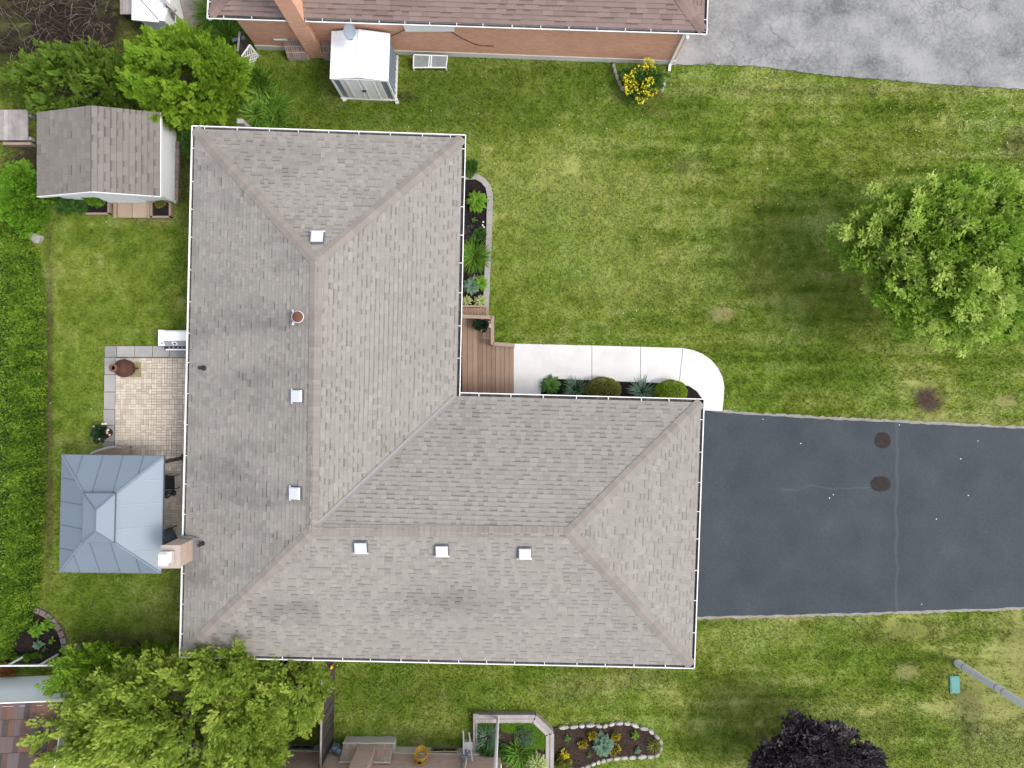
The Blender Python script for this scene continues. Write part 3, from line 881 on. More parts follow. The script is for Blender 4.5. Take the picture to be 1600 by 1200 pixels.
# chimney
CX0, CX1, CZ = -11.47, -10.89, 3.95
chim = MB(); chim.box(((CX0 + CX1) / 2, (CHY0 + CHY1) / 2, CZ / 2 - 0.03), (CX1 - CX0, CHY0 - CHY1, CZ - 0.06))
chimney = obj('chimney', chim, M_buff, house)
mb = MB(); mb.box(((CX0 + CX1) / 2, (CHY0 + CHY1) / 2, CZ - 0.03), (CX1 - CX0 + 0.05, CHY0 - CHY1 + 0.05, 0.07)); mb.box((-11.2, -5.66, CZ + 0.06), (0.36, 0.42, 0.13))
obj('chimney_crown', mb, mat('chimney_crown_concrete', [(0.40, 0.33, 0.28), (0.52, 0.45, 0.40)], n2=(20, 0.3)), chimney)
mb = MB(); mb.box((-11.2, -5.66, CZ + 0.25), (0.2, 0.26, 0.3)); mb.box((-11.25, -5.55, CZ + 0.20), (0.32, 0.2, 0.16)); mb.box((-11.2, -5.66, CZ + 0.44), (0.3, 0.36, 0.05))
obj('chimney_cap', mb, M_white, chimney)
def roofz_w(x): return ZE + (ZR - ZE) * (x - (-11.3)) / 4.85
mb = MB()
for (x0, x1, y0, y1) in [(-10.89, -10.66, -5.24, -6.03)]:
    mb.hexa([(x0, y1, roofz_w(x0) + .02), (x1, y1, roofz_w(x1) + .02), (x1, y0, roofz_w(x1) + .02), (x0, y0, roofz_w(x0) + .02)],
            [(x0, y1, roofz_w(x0) + .12), (x1, y1, roofz_w(x1) + .035), (x1, y0, roofz_w(x1) + .035), (x0, y0, roofz_w(x0) + .12)])
mb.box((-11.1, CHY0 + 0.05, 2.9), (0.5, 0.09, 0.1))
obj('flashing', mb, M_lead, chimney)

# roof vents
def slope_basis(px, py, downhill):
    dn = Vector((downhill[0], downhill[1], -0.325)).normalized()
    x = Vector((0, 0, 1)).cross(dn).normalized()
    return x, -dn, x.cross(-dn)
def vent(px, py, z, downhill):
    c = P(px, py, z + 0.14); c.z = z
    x, y, zz = slope_basis(px, py, downhill)
    m4 = Matrix(((x.x, y.x, zz.x, c.x), (x.y, y.y, zz.y, c.y), (x.z, y.z, zz.z, c.z), (0, 0, 0, 1)))
    tr = lambda pts: [m4 @ Vector(p) for p in pts]
    mb = MB()
    w = 0.22
    mb.hexa(tr([(-w, -w, 0.02), (w, -w, 0.02), (w, w, 0.02), (-w, w, 0.02)]), tr([(-w, -w, 0.035), (w, -w, 0.035), (w, w, 0.035), (-w, w, 0.035)]))
    w = 0.13
    mb.hexa(tr([(-w, -w, 0.03), (w, -w, 0.03), (w, w, 0.03), (-w, w, 0.03)]), tr([(-w, -w, 0.13), (w, -w, 0.13), (w, w, 0.13), (-w, w, 0.13)]))
    v = obj('roof_vent', mb, M_ventbase, house)
    mb = MB()
    w, w2 = 0.195, 0.165
    mb.hexa(tr([(-w, -w, 0.11), (w, -w, 0.11), (w, w, 0.11), (-w, w, 0.11)]), tr([(-w, -w, 0.165), (w, -w, 0.165), (w, w, 0.165), (-w, w, 0.165)]))
    mb.hexa(tr([(-w, -w, 0.165), (w, -w, 0.165), (w, w, 0.165), (-w, w, 0.165)]), tr([(-w2, -w2, 0.19), (w2, -w2, 0.19), (w2, w2, 0.19), (-w2, w2, 0.19)]))
    mb.hexa(tr([(-w - .05, -w - .02, 0.1), (w + .05, -w - .02, 0.1), (w + .05, -w + .03, 0.1), (-w - .05, -w + .03, 0.1)]), tr([(-w - .05, -w - .02, 0.125), (w + .05, -w - .02, 0.125), (w + .05, -w + .03, 0.125), (-w - .05, -w + .03, 0.125)]))
    obj('vent_hood', mb, M_ventwhite, v)
vent(495, 371, 4.07, (0, 1))
vent(465, 619, 4.11, (-1, 0))
vent(462, 771, 4.11, (-1, 0))
vent(563, 855, 4.13, (0, -1))
vent(690, 860, 4.10, (0, -1))
vent(820, 864, 4.08, (0, -1))
# rusty flue and plumbing pipes
c = P(468, 496, 4.15)
mb = MB(); mb.box((c.x - .02, c.y, 4.13), (0.42, 0.34, 0.03)); mb.lathe([(0.16, -0.03), (0.13, 0.06), (0.12, 0.2)], (c.x, c.y, 4.12))
fl = obj('flue_pipe', mb, M_lead, house, smooth=True)
mb = MB(); mb.lathe([(0.12, 0.2), (0.18, 0.21), (0.18, 0.25), (0.1, 0.31), (0.02, 0.33)], (c.x, c.y, 4.12))
obj('flue_cap', mb, M_rust, fl, smooth=True)
mb = MB(); mb.lathe([(0.185, 0.2), (0.2, 0.205), (0.2, 0.235), (0.185, 0.24)], (c.x, c.y, 4.12)); mb.box((c.x - 0.2, c.y + 0.2, 4.17), (0.06, 0.1, 0.05), 0.3); mb.box((c.x - 0.2, c.y - 0.2, 4.17), (0.06, 0.1, 0.05), -0.3)
obj('flue_collar', mb, M_ventwhite, fl)
for (px, py) in [(318, 575), (317, 849)]:
    c = P(px, py, 3.0)
    mb = MB(); mb.lathe([(0.10, -0.08), (0.075, 0.02), (0.06, 0.03), (0.06, 0.3)], (c.x, c.y, roofz_w(c.x) + 0.02), 12)
    obj('vent_pipe', mb, M_black, house, smooth=True)

# ------------------------------------------------------------------ neighbour's brick house along the top
nh = thing('brick_house', 'orange brick house with brown shingle roof along the top edge', 'house', (-2, 16.5, 0))
na, nb = xy(323, 29, ZE), xy(1105, 54, ZE)
ud = (nb - na).normalized(); nn = Vector((-ud.y, ud.x))
nk = 0.125
na2, nb2 = na + ud * nk + nn * nk, nb - ud * nk + nn * nk
nc2, nd2 = nb2 + nn * 9.4, na2 + nn * 9.4
nr0, nr1 = na2 + ud * 4.7 + nn * 4.7, nb2 - ud * 4.7 + nn * 4.7
nfaces = [roof_face(na2, nb2, nr0, nr1, ZE, ZR, stain=stain_soft, seed=21, e=0.15, wmin=0.22, wmax=0.5, slot=0.45),
          roof_face(nb2, nc2, nr1, nr1, ZE, ZR, seed=22, e=0.15), roof_face(nd2, na2, nr0, nr0, ZE, ZR, seed=23, e=0.15),
          roof_face(nc2, nd2, nr1, nr0, ZE, ZR, seed=24, e=0.3, wmin=0.5, wmax=0.9)]
nroof = lay_roof(nh, nfaces, M_brown_shingle, M_brown_shingle, ZE)
ME_hip_b = cap_mesh('brown_hip_cap', 0.19, 0.24, 0.22, M_brown_cap)
for a, b2 in [(na2, nr0), (nb2, nr1)]:
    lay_caps(nroof, ME_hip_b, v3(a, ZE), v3(b2, ZR), 0.18, 0.22)
CHX0, CHX1 = -7.75, -7.17
def on_eave(x): return na2 + ud * ((x - na2.x) / ud.x)
gutter(nh, na2, on_eave(CHX0 - 0.05), -nn, ZE, (0.12, 0), seed=11, spacing=0.95)
gutter(nh, on_eave(CHX1 + 0.05), nb2, -nn, ZE, (0, 0.12), seed=12, spacing=0.95)
gutter(nh, nb2, nc2, ud, ZE, (0.12, 0), seed=13)
gutter(nh, nd2, na2, -ud, ZE, (0, 0.12), seed=14)
w0, w1 = Vector(G(403, 76)), Vector(G(1052, 100))
wall_n = [w0, w1, w1 + nn * 8.8, w0 + nn * 8.8]
mb = MB(); mb.prism([(p.x, p.y) for p in wall_n], 0.30, ZE - 0.17)
obj('wall', mb, M_orange, nh)
o = 0.03
mb = MB(); mb.prism([(w0.x - o, w0.y - o), (w1.x + o, w1.y - o), (w1.x + o, w1.y + 8.8), (w0.x - o, w0.y + 8.8)], -0.05, 0.30)
obj('foundation', mb, M_found, nh)
mb = MB(); mb.face([(p.x, p.y, ZE - 0.165) for p in (na2, nb2, nc2, nd2)]); obj('soffit', mb, M_white, nh)
# chimney with bricked base
def wy(x): return w0.y + (w1.y - w0.y) * (x - w0.x) / (w1.x - w0.x)
fy = 12.5
mb = MB(); mb.box(((CHX0 + CHX1) / 2, fy + 0.35, 2.7), (CHX1 - CHX0, 0.7, 5.5))
nch = obj('chimney', mb, M_orange, nh)
bx0, bx1 = G(452, 0)[0], G(541, 0)[0]
def rowlock_mesh(name, m):
    bm = MB(); bm.box((0, 0, 0), (0.060, 0.195, 0.05)); me = mesh_from(name, bm, (0, 0, 0)); me.materials.append(m); return me
ME_bk = rowlock_mesh('rowlock_brick', mat('faded_brick', [(0.22, 0.15, 0.12), (0.30, 0.21, 0.17), (0.37, 0.27, 0.225)], rnd=0.8, n2=(18, 0.3)))
def shoulder(parent, x0, x1, yf, zf, yb, zb, me):
    """Sloping brick weathering from the front edge up to the wall, bricks on edge in mortar."""
    mb = MB()
    mb.hexa([(x0, yf, 0), (x1, yf, 0), (x1, yb, 0), (x0, yb, 0)], [(x0, yf, zf), (x1, yf, zf), (x1, yb, zb), (x0, yb, zb)])
    so = obj('chimney_shoulder', mb, M_mortar, parent)
    L2 = math.hypot(yb - yf, zb - zf); a = math.atan2(zb - zf, abs(yb - yf)); sg = 1 if yb > yf else -1
    n, m_ = int((x1 - x0) / 0.083), max(1, int(L2 / 0.215))
    for i_ in range(n):
        for j in range(m_):
            t = (j + 0.5) / m_
            piece('brick', me, so, Matrix.Translation((x0 + (i_ + .5) * (x1 - x0) / n, yf + (yb - yf) * t, zf + (zb - zf) * t)) @ Matrix.Rotation(sg * a, 4, 'X'))
shoulder(nch, bx0, CHX0 - 0.01, fy - 0.1, 0.2, fy + 0.28, 0.85, ME_bk)
shoulder(nch, CHX1 + 0.01, bx1, fy - 0.1, 0.2, fy + 0.28, 0.85, ME_bk)
mb = MB(); mb.box((bx0 - 0.02, fy + 0.25, 0.93), (0.5, 0.06, 0.06)); obj('ledge', mb, M_found, nch)
# awning window under the eave, service cable, downspout
wxc = (P(632, 44, 2.1).x + P(710, 44, 2.1).x) / 2
mb = MB(); mb.box((wxc, wy(wxc) - 0.03, 2.2), (1.75, 0.08, 0.52)); obj('window_head_panel', mb, M_white, nh)
mb = MB()
cab = []
for (px, z) in [(595, 1.2), (612, 1.45), (633, 1.93), (665, 1.9), (705, 1.9), (722, 1.45), (742, 1.05), (755, 0.95), (772, 0.95)]:
    X = (px - 800) * (H - z) / F
    cab.append((X, wy(X) - 0.03, z))
mb.tube(cab, 0.012, 5); obj('cable', mb, M_black, nh)
ds = w1.x - 0.15
mb = MB(); mb.bar((ds, wy(ds) - 0.05, 0.1), (ds, wy(ds) - 0.05, 2.5), 0.09, 0.07, up=(0, 1, 0)); mb.bar((ds, wy(ds) - 0.05, 0.12), (ds - 0.02, wy(ds) - 0.3, 0.05), 0.09, 0.07); mb.bar((ds, wy(ds) - 0.05, 2.5), (ds + 0.05, wy(ds) - 0.3, 2.65), 0.09, 0.07)
obj('downspout', mb, M_white, nh)

# satellite dish fixed under the eave
dc = P(545, 49, 2.75)
dish = thing('satellite_dish', 'grey oval satellite dish overhanging the white shed roof below the brown eave', 'satellite dish', (dc.x, dc.y, 2.3))
ax = Vector((0.55, -0.62, 0.56)).normalized()
s1 = Vector((0.31, 0.17, 0.93)).cross(ax).normalized(); s2 = ax.cross(s1)
mb = MB(); rings = []
for rr in (0.0, 0.1, 0.2, 0.27):
    rings.append([dc + s1 * (rr * 0.85 * math.cos(2 * math.pi * kk / 20)) + s2 * (rr * 1.05 * math.sin(2 * math.pi * kk / 20)) + ax * (rr * rr * 0.9) for kk in range(20)])
for a_, b_ in zip(rings[:-1], rings[1:]):
    for kk in range(20): mb.face([a_[kk], a_[(kk + 1) % 20], b_[(kk + 1) % 20], b_[kk]])
obj('dish', mb, M_dish, dish)
mb = MB(); mb.tube([dc - s2 * 0.27, dc + ax * 0.42 - s2 * 0.1], 0.014, 6); mb.tube([dc - ax * 0.05, dc - ax * 0.2, (dc.x - 0.1, dc.y + 0.42, 2.45)], 0.025, 8)
obj('arm', mb, M_dish, dish)
mb = MB(); mb.bar(dc + ax * 0.40 - s2 * 0.1, dc + ax * 0.52 - s2 * 0.08, 0.11, 0.09); obj('receiver', mb, M_white, dish)

# ------------------------------------------------------------------ small steel shed in the neighbour's yard
sh = thing('steel_shed', 'small blue-grey steel shed with white ribbed roof against the orange brick wall', 'shed', (-5.44, 11.7, 0))
sr = math.radians(-2.2)
SR = Matrix.Rotation(sr, 3, 'Z'); sc = Vector((-5.45, 11.74, 0))
def S(x, y, z): return sc + SR @ Vector((x, y, 0)) + Vector((0, 0, z))
hw, hd, wz, rz = 1.0, 0.8, 1.74, 1.95
mb = MB()
mb.hexa([S(-hw, -hd, 0.08), S(hw, -hd, 0.08), S(hw, hd, 0.08), S(-hw, hd, 0.08)], [S(-hw, -hd, wz), S(hw, -hd, wz), S(hw, hd, wz), S(-hw, hd, wz)])
for y in (-hd, hd): mb.face([S(-hw, y, wz), S(hw, y, wz), S(0, y, rz)])
for kk in range(7):  # ribs on the right and left sides
    y = -hd + 0.2 + kk * 0.22
    for x in (-hw, hw): mb.bar(S(x, y, 0.1), S(x, y, wz - .02), 0.04, 0.03, up=SR @ Vector((0, 1, 0)))
obj('wall', mb, M_bluesiding, sh)
mb = MB()
for x in (-hw, hw): mb.bar(S(x, -hd - 0.01, 0.08), S(x, -hd - 0.01, wz), 0.07, 0.05, up=SR @ Vector((0, 1, 0)))
for x in (-0.66, 0.66): mb.bar(S(x, -hd - 0.015, 0.08), S(x, -hd - 0.015, wz), 0.16, 0.04, up=SR @ Vector((0, 1, 0)))
mb.bar(S(-hw, -hd - 0.02, wz), S(hw, -hd - 0.02, wz), 0.06, 0.08)
obj('corner_trim', mb, M_white, sh)
for x in (-0.285, 0.285):
    mb = MB(); mb.bar(S(x, -hd - 0.03, 0.1), S(x, -hd - 0.03, wz - 0.05), 0.55, 0.03, up=SR @ Vector((0, 1, 0)))
    for e in (-0.2, 0.2): mb.bar(S(x + e, -hd - 0.045, 0.12), S(x + e, -hd - 0.045, wz - 0.08), 0.03, 0.02, up=SR @ Vector((0, 1, 0)))
    dr = obj('door', mb, M_shedwhite, sh)
    mb = MB(); mb.box(S(x * 0.15, -hd - 0.065, 0.85), (0.05, 0.05, 0.1), sr); obj('handle', mb, M_black, dr)
oh = 0.05
nP = 5
for sgn in (-1, 1):
    for kk in range(nP):
        y0, y1 = -hd - oh + kk * (2 * hd + 2 * oh) / nP + 0.004, -hd - oh + (kk + 1) * (2 * hd + 2 * oh) / nP - 0.004
        mb = MB(); e = hw + oh
        mb.hexa([S(0.02 * sgn, y0, rz), S(e * sgn, y0, wz), S(e * sgn, y1, wz), S(0.02 * sgn, y1, rz)], [S(0.02 * sgn, y0, rz + .03), S(e * sgn, y0, wz + .03), S(e * sgn, y1, wz + .03), S(0.02 * sgn, y1, rz + .03)])
        mb.bar(S(0.03 * sgn, y1, rz + .035), S(e * sgn, y1, wz + .035), 0.03, 0.018)
        obj('roof_panel', mb, M_shedroof, sh)
mb = MB(); mb.bar(S(0, -hd - oh - .01, rz + .045), S(0, hd + oh + .01, rz + .045), 0.1, 0.03); obj('ridge_cap', mb, M_white, sh)
mb = MB(); mb.box(S(0.0, 0, 0.02), (2 * hw + 0.14, 2 * hd + 0.14, 0.12), sr); obj('base', mb, M_found, sh)
mb = MB()
for (px, py) in [(539, 157), (620, 158), (621, 161)]:
    g = G(px, py); mb.box((g[0], g[1], 0.05), (0.14, 0.1, 0.1), 0.3)
obj('base_block', mb, M_found, sh)

# window well cover
wc = thing('window_well_cover', 'clear plastic window well cover with white frame against the foundation', 'window cover', (*G(672, 95), 0))
a, b2 = P(646, 106, 0.2), P(697, 106, 0.2); a3, b3 = P(646, 84, 0.55), P(699, 86, 0.55)
a3.z = b3.z = 0.45
mid0, mid1 = a.lerp(b2, 0.5), a3.lerp(b3, 0.5)
for (p, q_, r_, s_) in [(a, mid0, mid1, a3), (mid0, b2, b3, mid1)]:
    mb = MB(); z = Vector((0, 0, 0.015)); mb.hexa([p, q_, r_, s_], [p + z, q_ + z, r_ + z, s_ + z]); obj('panel', mb, M_clear, wc)
mb = MB()
for p, q_ in [(a, b2), (a3, b3), (a, a3), (b2, b3), (mid0 + Vector((-.04, 0, 0)), mid1 + Vector((-.04, 0, 0))), (mid0 + Vector((.04, 0, 0)), mid1 + Vector((.04, 0, 0)))]:
    mb.bar(p + Vector((0, 0, .02)), q_ + Vector((0, 0, .02)), 0.035, 0.04)
for p in (a, b2): mb.bar(p, p * 1.0 - Vector((0, 0, 0.2)), 0.05, 0.05)
obj('frame', mb, M_white, wc)

# ------------------------------------------------------------------ garden shed at the upper left
gs = thing('garden_shed', 'white garden shed with grey shingle roof between the cedars and the house', 'shed', (-14.8, 8.3, 0))
X0, Xr, X1, Y0, Y1, GE, GR = -17.05, -14.72, -12.64, 6.74, 9.75, 1.72, 2.35
gf = [roof_face((X1, Y0), (X1, Y1), (Xr, Y0), (Xr, Y1), GE, GR, e=0.19, wmin=0.2, wmax=0.4, seed=31, slot=0.6),
      roof_face((X0, Y0), (X0, Y1), (Xr, Y0), (Xr, Y1), GE, GR, e=0.19, wmin=0.2, wmax=0.4, seed=32, slot=0.15, stain=lambda x, y: 0.05)]
lay_roof(gs, gf, M_shed_shingle, M_shed_shingle, GE)
mb = MB()
for y in (Y0 + 0.22, Y1 - 0.1):
    for x in (-16.8, -12.88):
        pass
mb.prism([(-16.8, Y0 + 0.22), (-12.88, Y0 + 0.22), (-12.88, Y1 - 0.05), (-16.8, Y1 - 0.05)], 0, GE - 0.06)
mb.face([(-16.8, Y0 + 0.22, GE - .06), (-12.88, Y0 + 0.22, GE - .06), (Xr, Y0 + 0.22, GR - 0.06)])
obj('wall', mb, M_shedwhite, gs)
mb = MB()
for (xa, xb) in [(X0, Xr), (X1, Xr)]:
    mb.bar((xa, Y0 - 0.012, GE - 0.08), (xb, Y0 - 0.012, GR - 0.08), 0.025, 0.16)
mb.bar((X1 + 0.012, Y0, GE - 0.07), (X1 + 0.012, Y1, GE - 0.07), 0.025, 0.13)
mb.bar((-12.87, Y0 + 0.215, 0.02), (-12.87, Y0 + 0.215, GE - 0.06), 0.08, 0.08, up=(0, 1, 0))
obj('fascia', mb, M_white, gs)
mb = MB(); mb.box((-15.0, Y0 + 0.19, 0.8), (0.7, 0.05, 1.5)); mb.box((-14.25, Y0 + 0.19, 0.8), (0.7, 0.05, 1.5)); obj('door', mb, M_shedwhite, gs)
# ramp and planter boxes in front of the shed
rp = thing('shed_ramp', 'plywood ramp with two pale panels between the planters at the shed', 'ramp', (*G(207, 326), 0))
for (xa, xb) in [(184, 206), (207, 230)]:
    mb = MB(); p = [P(xa, 340, 0.04), P(xb, 340, 0.04), P(xb, 314, 0.2), P(xa, 314, 0.2)]
    mb.hexa([q_ - Vector((0, 0, .03)) for q_ in p], p); obj('ramp_panel', mb, M_palewood, rp)
for xa in (180.5, 232.5):
    mb = MB(); mb.bar(P(xa, 341, 0.08), P(xa, 313, 0.22), 0.11, 0.1); obj('side_rail', mb, M_rail, rp)
mb = MB(); mb.bar(P(178, 313.5, 0.2), P(236, 315, 0.2), 0.06, 0.06); obj('threshold', mb, M_rail, rp)

def planter(label, x0, x1, y0, y1, h=0.24):
    t = thing('planter_box', label, 'planter', (*G((x0 + x1) / 2, (y0 + y1) / 2), 0), 'timber planter boxes by the garden shed')
    p = [Vector((*G(*q_), 0)) for q_ in [(x0, y1), (x1, y1), (x1, y0), (x0, y0)]]
    for kk in range(4):
        a, b = p[kk], p[(kk + 1) % 4]
        d = (b - a).normalized() * 0.04
        mb = MB(); mb.bar(a + d + Vector((0, 0, h / 2)), b - d + Vector((0, 0, h / 2)), 0.075, h); obj('board', mb, M_rail, t)
    mb = MB(); mb.prism([(q_.x, q_.y) for q_ in p], 0, h - 0.07); obj('soil', mb, M_mulch, t)
    return t
planter('timber planter box of dark soil left of the plywood ramp', 137, 175, 314, 336)
planter('timber planter box of dark soil right of the plywood ramp', 241, 270, 317, 341)
# row of bricks beside the shed
rb = thing('brick_row', 'row of brown bricks on the grass along the right wall of the garden shed', 'brick edging', (*G(279, 270), 0))
bm = MB(); bm.box((0, 0, 0), (0.14, 0.28, 0.14)); ME_rb = mesh_from('row_brick', bm, (0, 0, 0)); ME_rb.materials.append(M_brickedge)
for kk in range(8):
    g = G(279.5 - kk * 0.3, 228 + kk * 12); piece('brick', ME_rb, rb, Matrix.Translation((g[0], g[1], 0.06)) @ Matrix.Rotation(random.uniform(-.05, .05), 4, 'Z'))

# boards lying left of the shed
bd = thing('board_stack', 'pale boards stacked on the ground left of the garden shed', 'boards', (*G(28, 200), 0))
bm = MB(); bm.box((0, 0, 0), (0.15, 1.15, 0.05)); ME_bd = mesh_from('stack_board', bm, (0, 0, 0)); ME_bd.materials.append(M_oldwood)
for kk in range(8):
    g = G(6 + kk * 6.2, 200); piece('board', ME_bd, bd, Matrix.Translation((g[0], g[1], 0.30)) @ Matrix.Rotation(random.uniform(-.02, .02), 4, 'Z'))
mb = MB()
for yy in (182, 218): mb.bar(P(4, yy, 0.12), P(52, yy, 0.12), 0.12, 0.24)
obj('bearer', mb, M_oldwood, bd)
mb = MB(); mb.bar(P(8, 226, 0.16), P(52, 226, 0.16), 0.1, 0.26); obj('kickboard', mb, M_rail, bd)

# ------------------------------------------------------------------ patio
patio = thing('patio', 'buff paver patio with grey slab border behind the house', 'patio', (*G(230, 640), 0))
patio['kind'] = 'structure'
pat_poly = [G(164, 540), (-10.9, 1.47), (-10.9, -6.4), G(158, 865)]
mb = MB(); mb.prism(pat_poly, -0.05, 0.012); obj('sand_bed', mb, M_sand, patio)
slab_xy = [((165, 541), (183, 558)), ((184, 541), (211, 558)), ((212, 541), (239, 558)), ((240, 541), (265, 558)), ((266, 542), (293, 558.5)), ((294, 542), (320, 559)), ((321, 542), (350, 559)),
           ((164.5, 559), (181.5, 585)), ((164, 586), (181, 612)), ((163.5, 613), (180.5, 639)), ((163, 640), (180, 664)), ((162.5, 665), (179.5, 690)), ((162, 691), (179, 716)), ((161, 717), (178, 742)), ((160, 743), (177, 768)), ((160, 769), (176, 794))]
for (a, b) in slab_xy:
    mb = MB(); (xa, ya), (xb, yb) = G(*a), G(*b)
    mb.prism([(xa, ya), (xb, ya), (xb, yb), (xa, yb)], 0.0, 0.05 + random.uniform(-.004, .004)); obj('border_slab', mb, M_slab, patio)
sz = 0.197
bm = MB(); bm.box((0, 0, 0), (sz - 0.013, sz / 2 - 0.013, 0.05)); ME_pv = mesh_from('paver', bm, (0, 0, 0)); ME_pv.materials.append(M_paver)
px0 = G(182, 0)[0]; py0 = G(0, 559.5)[1]
pav = []
nxp, nyp = int((-10.95 - px0) / sz), int((py0 + 6.4) / sz)
for iy in range(nyp):
    for ix in range(nxp):
        cx, cy = px0 + (ix + 0.5) * sz - 0.0035 * iy * 0.6, py0 - (iy + 0.5) * sz
        vert = random.random() < 0.5
        for s in (-1, 1):
            pav.append((cx + (s * sz / 4 if vert else 0), cy + (0 if vert else s * sz / 4), vert))
pav.sort(key=lambda t: (t[0] ** 2 + (t[1] + 0.6) ** 2 * 1.5) if (t[0] < -12.45 and t[1] > -2.85) else 1e6 + t[0] ** 2)
stuff = MB()
for kk, (cx, cy, vert) in enumerate(pav):
    rot = (math.pi / 2 if vert else 0) + random.uniform(-.015, .015)
    zz = 0.022 + random.uniform(-.003, .003)
    if kk < 300:
        piece('paver', ME_pv, patio, Matrix.Translation((cx, cy, zz)) @ Matrix.Rotation(rot, 4, 'Z'))
    else:
        stuff.box((cx, cy, zz), (sz - 0.008, sz / 2 - 0.008, 0.05), rot, random.uniform(-0.1, 1.1))
obj('paver_field', stuff, M_paver, patio, kind='stuff')

# chiminea on its paver
g = G(207, 576)
sp_ = MB(); sp_.box((G(211, 578)[0], G(211, 578)[1], 0.075), (0.5, 0.56, 0.05), 0.03)
tag(obj('paving_stone', sp_, mat('mossy_slab', [(0.26, 0.22, 0.11), (0.36, 0.31, 0.17)], n1=(5, .5), n2=(30, .3)), org=(*G(211, 578), 0.05)), 'square mossy buff paving stone under the chiminea', 'paving stone')
ch = thing('chiminea', 'brown clay chiminea standing on a square paver at the patio corner', 'chiminea', (g[0], g[1], 0.1))
mb = MB(); mb.lathe([(0.16, 0.22), (0.3, 0.34), (0.345, 0.5), (0.32, 0.66), (0.22, 0.82), (0.13, 0.94), (0.105, 1.1), (0.105, 1.2)], (g[0], g[1], 0.08), 24)
obj('body', mb, M_terra, ch, smooth=True)
mb = MB(); mb.lathe([(0.105, 1.18), (0.15, 1.2), (0.15, 1.26), (0.09, 1.27), (0.07, 1.2)], (g[0], g[1], 0.08), 20); obj('rim', mb, mat('light_terracotta', [(0.16, 0.075, 0.055), (0.22, 0.11, 0.08)], n1=(8, .5)), ch, smooth=True)
mb = MB(); mb.lathe([(0.17, 0), (0.14, 0.03), (0.3, 0.24), (0.3, 0.28)], (g[0], g[1], 0.1), 12)
for kk in range(3):
    th = kk * 2.1; mb.bar((g[0] + .12 * math.cos(th), g[1] + .12 * math.sin(th), 0.4), (g[0] + .3 * math.cos(th), g[1] + .3 * math.sin(th), 0.1), 0.03, 0.03)
obj('stand', mb, M_black, ch)
mb = MB(); mb.tube([(g[0] + 0.3, g[1] - 0.02, 0.5), (g[0] + 0.4, g[1] - 0.03, 0.5), (g[0] + 0.42, g[1] + 0.02, 0.4)], 0.03, 6); obj('mouth', mb, M_terra, ch)

# barbecue by the back wall
M_steel = mat('brushed_steel', [(0.30, 0.33, 0.37), (0.40, 0.43, 0.47)], rough=0.4, spec=0.5)
hx0 = P(248, 0, 0.9).x; hx1 = hx0 + 1.45
hp = thing('barbecue', 'barbecue with white lid and side shelf standing on the patio slabs against the house', 'barbecue', (hx0 + 0.75, 1.75, 0.04))
yb0, yb1, yb2, yb3 = P(0, 516, 1.15).y, P(0, 532, 1.15).y, P(0, 540.5, 0.98).y, P(0, 545, 0.9).y
lx0, lx1 = hx0 + 0.26, hx0 + 1.15
mb = MB()
prof = [(yb0, 0.92), (yb0, 1.08), (yb0 - 0.06, 1.15), (yb1, 1.15), (yb1 - 0.01, 1.14)]
def extr(mb, prof, x0, x1, tone=0.5):
    n = len(prof)
    mb.idx([(x0, y, z) for y, z in prof] + [(x1, y, z) for y, z in prof], [tuple(range(n)), tuple(range(2 * n - 1, n - 1, -1))] + [(i_ + n, (i_ + 1) % n + n, (i_ + 1) % n, i_) for i_ in range(n)], tone)
extr(mb, [(yb0, 0.9), (yb0, 1.08), (yb0 - 0.06, 1.15), (yb1, 1.15), (yb2, 0.97), (yb2, 0.9)], lx0, lx1); lid = obj('lid', mb, M_white, hp)
sl = Vector((0, yb2 - yb1, -0.18)); nrm_ = Vector((0, -0.18, -(yb2 - yb1))).normalized(); nrm_ = nrm_ if nrm_.z > 0 else -nrm_
q0, q1 = Vector((lx0 + .03, yb1, 1.15)), Vector((lx1 - .03, yb1, 1.15))
mb = MB(); z = nrm_ * 0.008; mb.hexa([q0 + sl * .95, q1 + sl * .95, q1 + sl * .05, q0 + sl * .05], [q0 + sl * .95 + z, q1 + sl * .95 + z, q1 + sl * .05 + z, q0 + sl * .05 + z]); obj('front_panel', mb, M_steel, lid)
cx_ = (lx0 + lx1) / 2 - 0.03
mb = MB(); c0 = Vector((cx_, yb1, 1.15)) + sl * .5 + z; mb.hexa([c0 + Vector((-.09, 0, 0)) + sl * .3, c0 + Vector((.09, 0, 0)) + sl * .3, c0 + Vector((.09, 0, 0)) - sl * .3, c0 + Vector((-.09, 0, 0)) - sl * .3], [p_ + nrm_ * .012 for p_ in (c0 + Vector((-.09, 0, 0)) + sl * .3, c0 + Vector((.09, 0, 0)) + sl * .3, c0 + Vector((.09, 0, 0)) - sl * .3, c0 + Vector((-.09, 0, 0)) - sl * .3)]); tg = obj('thermometer', mb, M_white, lid)
mb = MB(); mb.tube([c0 + nrm_ * .012, c0 + nrm_ * .02], 0.045, 10); obj('dial', mb, M_black, lid)
mb = MB(); mb.box(((lx0 + lx1) / 2, (yb2 + yb3) / 2, 0.87), (lx1 - lx0, yb2 - yb3, 0.06)); obj('control_panel', mb, M_black, hp)
mb = MB(); mb.bar((lx0 + .02, yb3 - .03, 0.93), (lx1 - .02, yb3 - .03, 0.93), 0.045, 0.04); obj('handle', mb, M_white, hp)
for kk in range(5):
    mb = MB(); mb.lathe([(0.03, 0), (0.03, 0.03), (0.015, 0.04)], (lx0 + .14 + kk * .16, (yb2 + yb3) / 2, 0.9), 8); obj('knob', mb, M_steel, hp)
mb = MB(); mb.box((hx0 + 0.12, (yb0 + yb2) / 2 + .02, 0.9), (0.25, yb0 - yb2 + .02, 0.05)); obj('side_shelf', mb, M_white, hp)
